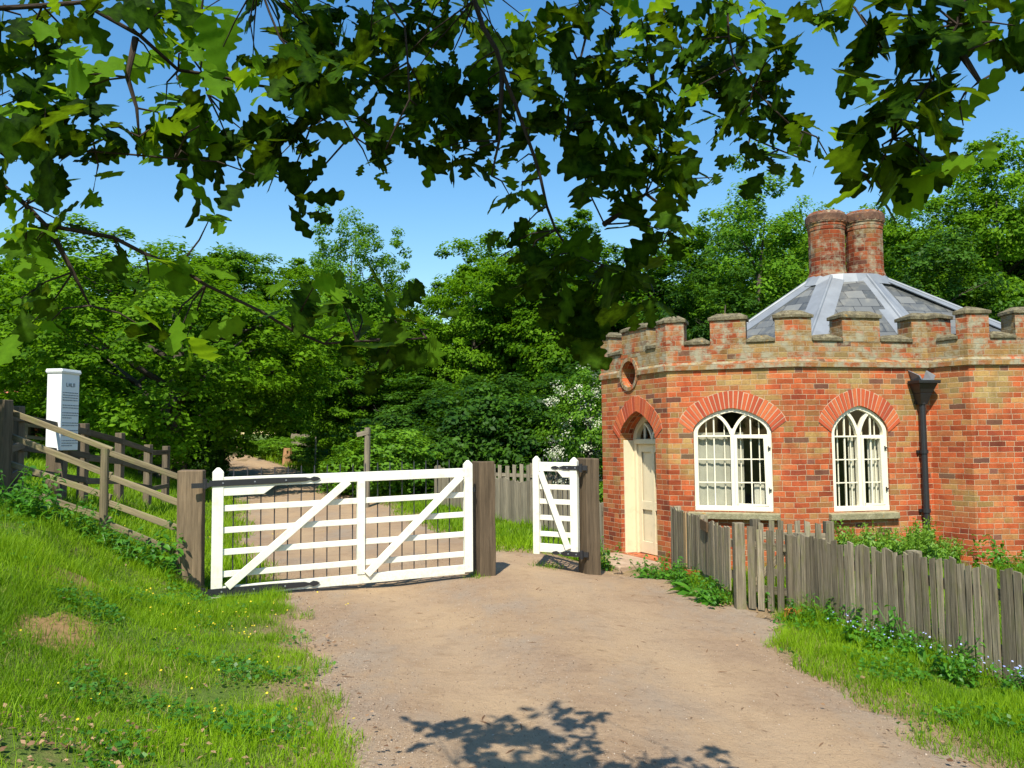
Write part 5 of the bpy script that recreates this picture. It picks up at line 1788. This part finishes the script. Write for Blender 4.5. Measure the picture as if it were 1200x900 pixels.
def lawn(name, x0, x1, y0, y1, n, hgt, wid, keep, tall=None, mat=None, seed=1, tintb=0.5):
    rr = np.random.default_rng(seed)
    X = rr.uniform(x0, x1, n); Y = y0 + (y1 - y0) * rr.random(n) ** 1.15
    k = keep(X, Y) > rr.random(n)
    k &= (np.abs(X) < 0.68 * Y + 0.6)
    X, Y = X[k], Y[k]
    n = len(X)
    Z = height(X, Y) - 0.006
    hs = hgt * rr.uniform(0.45, 1.4, n) * np.clip(1 + 0.35 * pnoise(X, Y, 3.0, seed + 3) + 0.3 * pnoise(X, Y, 10.0, seed + 4), 0.3, 2)
    if tall is not None: hs = hs * tall(X, Y)
    parts = []
    lean = rr.normal(size=(n, 3)) * 0.26 + np.array([0, 0, 1.0])
    Mx = frames(lean, rr.uniform(0, 6.28, n))
    tint = np.clip(tintb + 0.2 * pnoise(X, Y, 1.6, seed + 9) + 0.16 * pnoise(X, Y, 7, seed + 5) + rr.normal(size=n) * 0.2, 0, 1)
    for j, b in enumerate((0.15, 0.4, 0.75)):
        s = np.arange(n) % 3 == j
        tv, tf = blades(b)
        S = np.stack([wid * rr.uniform(0.7, 1.3, s.sum()), hs[s], hs[s]], 1)
        parts.append(scatter(tv, tf, Mx[s], S, np.stack([X[s], Y[s], Z[s]], 1), tint[s]))
    V, F, t = merge(parts)
    me = np_mesh(name, V, F, t); me.materials.append(mat or M['grass'])
    return tag(link(name, me), kind='stuff')


dl = lambda X, Y: xl(Y) - X
dr_ = lambda X, Y: X - xr(Y)
near_keep = lambda X, Y: np.clip((dl(X, Y) + 0.10 + 0.10 * pnoise(X, Y, 7, 2)) / 0.22, 0, 1) * (1 - soil(X, Y)) * np.clip(0.78 + 0.5 * pnoise(X, Y, 5, 8), 0.15, 1)
tuss = lambda X, Y: 1 + 0.7 * ss(-2.6, -3.6, X) * (0.5 + 0.5 * pnoise(X, Y, 2.2, 6)) + 0.6 * ss(7.8, 8.8, Y)
lawn('grass', -5.2, 0.7, 3.2, 9.4, 330000, 0.062, 0.0042, near_keep, tuss, seed=21, tintb=0.68)
lawn('grass', -4.8, 0.7, 3.2, 8.8, 48000, 0.055, 0.0036, lambda X, Y: near_keep(X, Y) * np.clip(0.35 + pnoise(X, Y, 1.7, 12), 0, 1), None, M['dry_grass'], 22)
lawn('grass', -16, -2.0, 9.3, 24, 150000, 0.12, 0.012, lambda X, Y: np.clip((dl(X, Y) + 0.2 + 0.2 * pnoise(X, Y, 3, 2)) / 0.4, 0, 1), None, seed=23, tintb=0.68)
lawn('grass', -26, -8, 22, 42, 45000, 0.22, 0.03, lambda X, Y: (dl(X, Y) > 0.1) * 1.0, None, seed=24, tintb=0.5)
beyond_r = lambda X, Y: np.clip((dr_(X, Y) + 0.15 + 0.2 * pnoise(X, Y, 3, 5)) / 0.35, 0, 1) * (X < 1.35) * ((Y < 16) | (X < -0.2)) * 1.0
lawn('grass', -5.5, 1.4, 11.4, 22, 70000, 0.11, 0.011, beyond_r, None, seed=25, tintb=0.6)
lawn('grass', -11, -2, 21, 42, 30000, 0.22, 0.028, lambda X, Y: (dr_(X, Y) > 0.05) * (dr_(X, Y) < 5) * 1.0, None, seed=26, tintb=0.55)
verge = lambda X, Y: np.clip((dr_(X, Y) + 0.06 + 0.12 * pnoise(X, Y, 6, 7)) / 0.25, 0, 1) * (X < fence_x(Y) + 0.1)
vt = lambda X, Y: 1 + 1.5 * np.clip(1 - (fence_x(Y) - X) / 0.5, 0, 1) ** 1.3
lawn('grass', 1.8, 4.4, 3.4, 8.0, 100000, 0.066, 0.0045, verge, vt, seed=27, tintb=0.66)
lawn('grass', 1.9, 4.3, 3.4, 7.6, 9000, 0.06, 0.0036, lambda X, Y: verge(X, Y) * np.clip(1.0 - (dr_(X, Y)) / 0.5, 0.05, 1), None, M['dry_grass'], 28)
lawn('grass', 1.4, 2.35, 8.3, 11.2, 9000, 0.10, 0.006, lambda X, Y: np.clip((dr_(X, Y) - 0.02 + 0.1 * pnoise(X, Y, 6, 7)) / 0.2, 0, 1) * (X < fence_x(Y)), None, seed=29)
lawn('grass', 2.3, 8, 5.5, 11, 40000, 0.16, 0.009, lambda X, Y: (X > fence_x(Y) + 0.12) * (Y < 10.9), None, seed=30)
# long tussocks on the hummocks of the bank
def tuss_keep(X, Y):
    p = np.zeros_like(X)
    for cx, cy, rx, ry in ((-3.95, 6.15, 0.45, 0.6), (-4.4, 7.9, 0.6, 0.35), (-3.2, 4.75, 0.35, 0.3), (-2.75, 4.1, 0.3, 0.25), (-3.7, 7.2, 0.25, 0.25), (-4.9, 8.6, 0.7, 0.3)):
        p = np.maximum(p, np.exp(-((X - cx) / rx) ** 2 - ((Y - cy) / ry) ** 2))
    return p ** 1.2
lawn('grass', -5.6, -2.0, 3.6, 9.2, 55000, 0.13, 0.005, tuss_keep, None, seed=51, tintb=0.5)
# clover and small broad weeds in the turf
def clover(x0, x1, y0, y1, n, keep, seed):
    r2 = np.random.default_rng(seed)
    X = r2.uniform(x0, x1, n); Y = y0 + (y1 - y0) * r2.random(n) ** 1.1
    k = (keep(X, Y) * np.clip(pnoise(X, Y, 4.5, seed) - 0.05, 0, 1) > r2.random(n)) & (np.abs(X) < 0.68 * Y + 0.4)
    X, Y = X[k], Y[k]; n = len(X)
    V, F, t = scatter(LEAF_V * np.array([1.3, 1, 1]), LEAF_F, frames(r2.normal(size=(n, 3)) * 0.35 + np.array([0, 0, 1.0]), r2.uniform(0, 6.28, n)), r2.uniform(0.016, 0.042, n), np.stack([X, Y, height(X, Y) + r2.uniform(0.02, 0.075, n)], 1), np.clip(0.4 + r2.normal(size=n) * 0.25, 0, 1))
    me = np_mesh('clover', V, F, t); me.materials.append(M['weed']); tag(link('clover', me), kind='stuff')
clover(-4.8, 0.5, 3.2, 9.2, 60000, near_keep, 61)
clover(1.9, 4.2, 3.4, 7.9, 22000, verge, 62)
# tufts at the feet of the gate posts
def tuft(c, n, rad, h, seed):
    rr = np.random.default_rng(seed)
    return lawn('grass', c[0] - rad, c[0] + rad, c[1] - rad, c[1] + rad, n, h, 0.006, lambda X, Y: np.exp(-((X - c[0]) ** 2 + (Y - c[1]) ** 2) / (rad * 0.6) ** 2), None, seed=seed)
tuft((-3.4, 8.6), 1500, 0.3, 0.12, 41); tuft((-0.42, 9.66), 260, 0.16, 0.06, 42); tuft((-4.4, 8.85), 900, 0.25, 0.16, 43); tuft((0.45, 10.75), 600, 0.25, 0.06, 44)

# bare earth under the worn patches
M['bare'] = plain('bare_earth', (0.24, 0.15, 0.065), 0.95, 0.1, 0, 0.5, 22)
ng = 46
for cx_, cy_, rx_, ry_ in ((-3.50, 6.65, 0.27, 0.45), (-3.05, 5.6, 0.28, 0.42)):
    a = np.linspace(0, 2 * np.pi, ng, endpoint=False)
    rr_ = np.linspace(0.02, 1, 12)
    wob = 1 + 0.15 * np.sin(a * 3 + cx_) + 0.1 * np.sin(a * 7 + cy_)
    X = cx_ + rx_ * rr_[:, None] * (np.cos(a) * wob)[None]; Y = cy_ + ry_ * rr_[:, None] * (np.sin(a) * wob)[None]
    Z = height(X, Y) + 0.012 - 0.03 * (rr_[:, None] ** 6)
    V = np.stack([X, Y, Z], -1).reshape(-1, 3)
    i = np.arange(12 * ng).reshape(12, ng)
    F = np.stack([i[:-1], np.roll(i[:-1], -1, 1), np.roll(i[1:], -1, 1), i[1:]], -1).reshape(-1, 4)
    me = np_mesh('bare_soil', V, F)
    me.materials.append(M['bare'])
    tag(link('bare_soil', me), kind='structure')

# pebbles, dry leaves and twigs on the track
OCT = np.array([[1, 0, 0], [-1, 0, 0], [0, 1, 0], [0, -1, 0], [0, 0, 0.7], [0, 0, -0.7]]) * 0.5
OCT_F = np.array([[0, 2, 4], [2, 1, 4], [1, 3, 4], [3, 0, 4], [2, 0, 5], [1, 2, 5], [3, 1, 5], [0, 3, 5]])
rr = np.random.default_rng(77)
n = 60000
Y = 3.8 + 7.6 * rr.random(n) ** 1.4; u = rr.random(n)
X = xl(Y) + (xr(Y) - xl(Y)) * u
den = 0.10 + 0.9 * np.exp(-((u - 0.06) / 0.10) ** 2) + 0.55 * np.exp(-((u - 0.42) / 0.09) ** 2) + 0.5 * np.exp(-((u - 0.97) / 0.05) ** 2)
k = rr.random(n) < den
X, Y = X[k], Y[k]; n = len(X)
sz = 0.004 + 0.011 * rr.random(n) ** 3.5
V, F, t = scatter(OCT, OCT_F, frames(rr.normal(size=(n, 3)) * 0.5 + np.array([0, 0, 1.0]), rr.uniform(0, 6.28, n)), np.stack([sz * rr.uniform(0.8, 1.6, n), sz, sz * 0.8], 1), np.stack([X, Y, height(X, Y) + sz * 0.15], 1), rr.random(n))
me = np_mesh('pebbles', V, F, t)
g = NT('pebble_stone')
tt = g.n('Attribute', attribute_name='tint').outputs['Fac']
me.materials.append(g.done(g.principled(g.ramp(tt, [(0, (0.16, 0.11, 0.075)), (0.6, (0.34, 0.25, 0.17)), (1, (0.45, 0.36, 0.28))]), 0.9, 0.2)))
tag(link('pebbles', me), kind='stuff')
n = 420
Y = 3.8 + 8 * rr.random(n) ** 1.3; X = xl(Y) + (xr(Y) - xl(Y)) * rr.random(n)
V, F, t = scatter(np.array([[-0.5, -0.02, 0], [0.5, 0.02, 0], [0.5, 0.05, 0.02], [0, 0.09, 0.03], [-0.5, 0.01, 0.02]])[[0, 1, 2, 3]], np.array([[0, 1, 2, 3]]), frames(rr.normal(size=(n, 3)) * 0.12 + np.array([0, 0, 1.0]), rr.uniform(0, 6.28, n)), 0.02 + 0.09 * rr.random(n) ** 3, np.stack([X, Y, height(X, Y) + 0.004], 1), rr.random(n) * 0.3)
me = np_mesh('twig_litter', V, F, t); me.materials.append(M['litter']); tag(link('twig_litter', me), kind='stuff')
n = 1500
Y = rr.uniform(3.3, 9.2, n); X = np.where(rr.random(n) < 0.8, xl(Y) - rr.random(n) ** 2 * 3.2 + 0.25, xr(Y) + rr.normal(size=n) * 0.2)
X[:420] = rr.normal(-2.15, 0.4, 420); Y[:420] = rr.normal(3.85, 0.28, 420)
keep = (rr.random(n) < np.where(Y < 4.8, 1.0, 0.3))
X, Y = X[keep], Y[keep]; n = len(X)
V, F, t = scatter(LEAF_V, LEAF_F, frames(rr.normal(size=(n, 3)) * 0.35 + np.array([0, 0, 1.0]), rr.uniform(0, 6.28, n)), rr.uniform(0.015, 0.045, n), np.stack([X, Y, height(X, Y) + 0.03], 1), rr.random(n))
me = np_mesh('fallen_leaves', V, F, t); me.materials.append(M['litter']); tag(link('fallen_leaves', me), kind='stuff')

# buttercups, daisies and forget-me-nots
PET = np.array([[math.cos(a), math.sin(a), 0.25] for a in np.linspace(0, 2 * math.pi, 6, endpoint=False)]); PET_F = np.array([[0, 1, 2, 3], [0, 3, 4, 5]])
def flowers(name, X, Y, size, z0, mat, seed):
    r2 = np.random.default_rng(seed); n = len(X)
    V, F, t = scatter(PET, PET_F, frames(r2.normal(size=(n, 3)) * 0.35 + np.array([0, -0.35, 1.0]), r2.uniform(0, 6, n)), size * r2.uniform(0.6, 1.2, n), np.stack([X, Y, height(X, Y) + z0 * r2.uniform(0.6, 1.3, n)], 1), r2.random(n))
    me = np_mesh(name, V, F, t); me.materials.append(mat); return tag(link(name, me), kind='stuff')
Y = np.concatenate([rr.normal(7.3, 0.5, 46), rr.normal(5.2, 0.5, 22), rr.uniform(4, 8.5, 30), rr.uniform(9.5, 14, 110)])
X = np.concatenate([rr.normal(-2.45, 0.35, 46), rr.normal(-1.9, 0.4, 22), rr.uniform(-3.6, -1.5, 30), xl(rr.uniform(9.5, 14, 110)) - rr.uniform(0.2, 1.6, 110)])
flowers('buttercups', X, Y, 0.0075, 0.07, M['yellow'], 5)
Y = np.concatenate([rr.uniform(5.2, 7.2, 120), rr.uniform(5.2, 5.7, 70)]); X = fence_x(Y) - 0.12 - rr.random(len(Y)) ** 2 * 0.25
flowers('forget_me_nots', X, Y, 0.0075, 0.17, M['blue_petal'], 6)

# leafy weeds: a few kinds, copied
def leaf_strip(n=6, wmax=0.2, fold=0.3, droop=0.35):
    V = []
    for k in range(n):
        t = k / (n - 1); wd = max(0.006, wmax * math.sin(math.pi * min(0.98, t * 0.92 + 0.06)) ** 0.8)
        z = 0.25 * t - droop * t * t
        V += [[-wd, t, z + wd * fold], [0, t, z], [wd, t, z + wd * fold]]
    F = []
    for k in range(n - 1):
        a = k * 3; F += [[a, a + 1, a + 4, a + 3], [a + 1, a + 2, a + 5, a + 4]]
    return np.array(V), np.array(F)


def weed_mesh(seed, kind):
    r2 = np.random.default_rng(seed)
    if kind == 'dock':
        tv, tf = leaf_strip(7, 0.19, 0.35, 0.55); n = 11
        N = r2.normal(size=(n, 3)) * 0.35 + np.array([0, 0, 1.0]); S = r2.uniform(0.14, 0.26, n)
        T = r2.normal(size=(n, 3)) * np.array([0.02, 0.02, 0.0]) + np.array([0, 0, 0.03])
        sp = np.arange(n) * 2.4
    else:
        tv, tf = leaf_strip(5, 0.27, 0.3, 0.5); ns = 7; n = ns * 12
        st = r2.normal(size=(ns, 2)) * 0.09
        hh = np.tile(np.linspace(0.1, 1, 12), ns); k = np.repeat(np.arange(ns), 12)
        H = r2.uniform(0.16, 0.32, ns)
        T = np.stack([st[k, 0] * (1 + 0.5 * hh), st[k, 1] * (1 + 0.5 * hh), hh * H[k]], 1)
        N = r2.normal(size=(n, 3)) * 0.3 + np.array([0, 0, 1.0]); S = r2.uniform(0.05, 0.085, n) * (1.1 - 0.4 * hh)
        sp = np.arange(n) * 1.57 + r2.normal(size=n) * 0.3
    parts = [scatter(tv, tf, frames(N, sp), S, T, np.clip(0.5 + r2.normal(size=n) * 0.25, 0, 1))]
    for p in (T if kind == 'dock' else T[11::12]):      # stems, all from one crown
        b0 = np.array([0, 0, -0.02]); wd_ = np.array([0.004, 0.003, 0])
        parts.append((np.array([b0 - wd_, b0 + wd_, p + wd_ * 0.5, p - wd_ * 0.5]), np.array([[0, 1, 2, 3]]), np.full(4, 0.5)))
    V, F, t = merge(parts)
    me = np_mesh('weed', V, F, t); me.materials.append(M['weed'])
    me.polygons.foreach_set('use_smooth', [True] * len(me.polygons))
    return me


WD = [weed_mesh(1, 'dock'), weed_mesh(2, 'nettle'), weed_mesh(3, 'dock'), weed_mesh(4, 'nettle')]
def weeds(label, group, spots, sc=(0.8, 1.3), kinds=(0, 1, 2, 3)):
    for i, (x, y) in enumerate(spots):
        o = link('weed', WD[kinds[i % len(kinds)]], None, (x, y, gz(x, y) - 0.01))
        s = random.uniform(*sc); o.scale = (s, s, s * random.uniform(0.8, 1.2)); o.rotation_euler.z = random.uniform(0, 6.28)
        tag(o, label, 'weed', group)


r3 = random.Random(9)
weeds('broad leaved green weed growing below the short picket run by the lodge door', 'weeds below the short picket run', [(np.interp(t_, [0, 1], [1.78, 2.12]) + r3.uniform(-.12, .12), 11.0 - 2.5 * t_ + r3.uniform(-.1, .1)) for t_ in [i / 17 for i in range(18)]], (0.75, 1.15))
weeds('leafy dock weed at the foot of the fence beside the garden gate', 'docks beside the garden gate', [(2.6 + i * 0.045 + r3.uniform(-.08, .05), 7.82 - i * 0.10 + r3.uniform(-.06, .06)) for i in range(12)], (0.7, 1.15))
weeds('green weed among the grass and blue flowers under the long picket fence', 'weeds under the long picket fence', [(float(fence_x(y)) - r3.uniform(0.08, 0.32), y) for y in [4.7 + 0.13 * i for i in range(17)]], (0.6, 1.0), (0, 1, 1, 3))
weeds('dark weed in the hollow of the bank under the rail fence', 'weeds under the rail fence', [(-3.55 - 0.13 * i + r3.uniform(-.1, .1), 8.45 + r3.uniform(-.25, .35)) for i in range(18)], (0.9, 1.6), (1, 3))
weeds('small weed at the foot of the lodge wall corner', 'weeds at the lodge corner', [(1.2, 11.5), (1.05, 11.8), (1.15, 12.2)], (0.9, 1.3), (1, 3))


def fern_mesh(seed):
    r2 = np.random.default_rng(seed)
    T, N, S, sp = [], [], [], []
    parts = []
    for k in range(11):
        az = r2.uniform(0, 6.28); H = r2.uniform(0.42, 0.72); out = r2.uniform(0.06, 0.3)
        for q in np.linspace(0.2, 1, 20):
            p = np.array([math.cos(az) * out * q ** 2, math.sin(az) * out * q ** 2, H * (q - 0.12 * q * q)])
            for s in (-1, 1):
                T.append(p); S.append(0.10 * (1.05 - 0.75 * q) * r2.uniform(0.8, 1.2))
                sd_ = np.array([-math.sin(az) * s, math.cos(az) * s, 0.25])
                N.append(np.cross(sd_, [math.cos(az) * 0.4, math.sin(az) * 0.4, 1.0]) * 0.2 + np.array([math.cos(az), math.sin(az), 0.4]) + r2.normal(size=3) * 0.25); sp.append(r2.uniform(0, 6.28))
    n = len(T)
    parts = [scatter(LEAF_V * np.array([0.7, 1, 1]), LEAF_F, frames(np.array(N), np.array(sp)), np.array(S), np.array(T), np.clip(0.5 + r2.normal(size=n) * 0.2, 0, 1))]
    for k in range(11):
        path = [np.array([0, 0, -0.05])] + T[k * 40:(k + 1) * 40:4]
        for p, q_ in zip(path, path[1:]):
            wd_ = np.array([0.003, 0.002, 0])
            parts.append((np.array([p - wd_, p + wd_, q_ + wd_, q_ - wd_]), np.array([[0, 1, 2, 3]]), np.full(4, 0.5)))
    V, F, t = merge(parts)
    me = np_mesh('fern', V, F, t); me.materials.append(M['fern']); return me


FM = [fern_mesh(1), fern_mesh(2), fern_mesh(3)]
for i, px in enumerate(np.linspace(982, 1110, 26)):
    Y_ = 10.35 + r3.uniform(-0.35, 0.25); x = by_px(px, Y_)
    o = link('fern', FM[i % 3], None, (x, Y_, gz(x, Y_))); s = r3.uniform(0.9, 1.2) * (1 if px < 1085 else 0.75); o.scale = (s, s, s * 0.98)
    o.rotation_euler.z = r3.uniform(0, 6)
    tag(o, 'bright green fern against the brick wall under the right window', 'fern', 'ferns along the lodge wall')
weeds('leafy plant behind the picket fence at the right end of the lodge wall', 'plants at the right end of the wall', [(by_px(p_, 10.2), 10.2) for p_ in (1150, 1165, 1180, 1195)], (1.2, 1.6), (1, 3))

# undergrowth of the wood floor
rr = np.random.default_rng(88)
n = 60000
Y = 15 + 27 * rr.random(n); X = rr.uniform(-16, 9, n)
k = ((dr_(X, Y) > 0.9) & (Y > np.interp(X, [-5, -2, 0, 1.5, 9], [22, 19.3, 17.2, 17, 17])) | (dl(X, Y) > 2.5) & (Y > 24))
X, Y = X[k], Y[k]; n = len(X)
Z = height(X, Y) + rr.random(n) ** 2 * 0.45
V, F, t = scatter(LEAF_V, LEAF_F, frames(rr.normal(size=(n, 3)) * 0.5 + np.array([0, 0, 1.0]), rr.uniform(0, 6.28, n)), rr.uniform(0.08, 0.2, n), np.stack([X, Y, Z], 1), np.clip(0.4 + rr.normal(size=n) * 0.2, 0, 1))
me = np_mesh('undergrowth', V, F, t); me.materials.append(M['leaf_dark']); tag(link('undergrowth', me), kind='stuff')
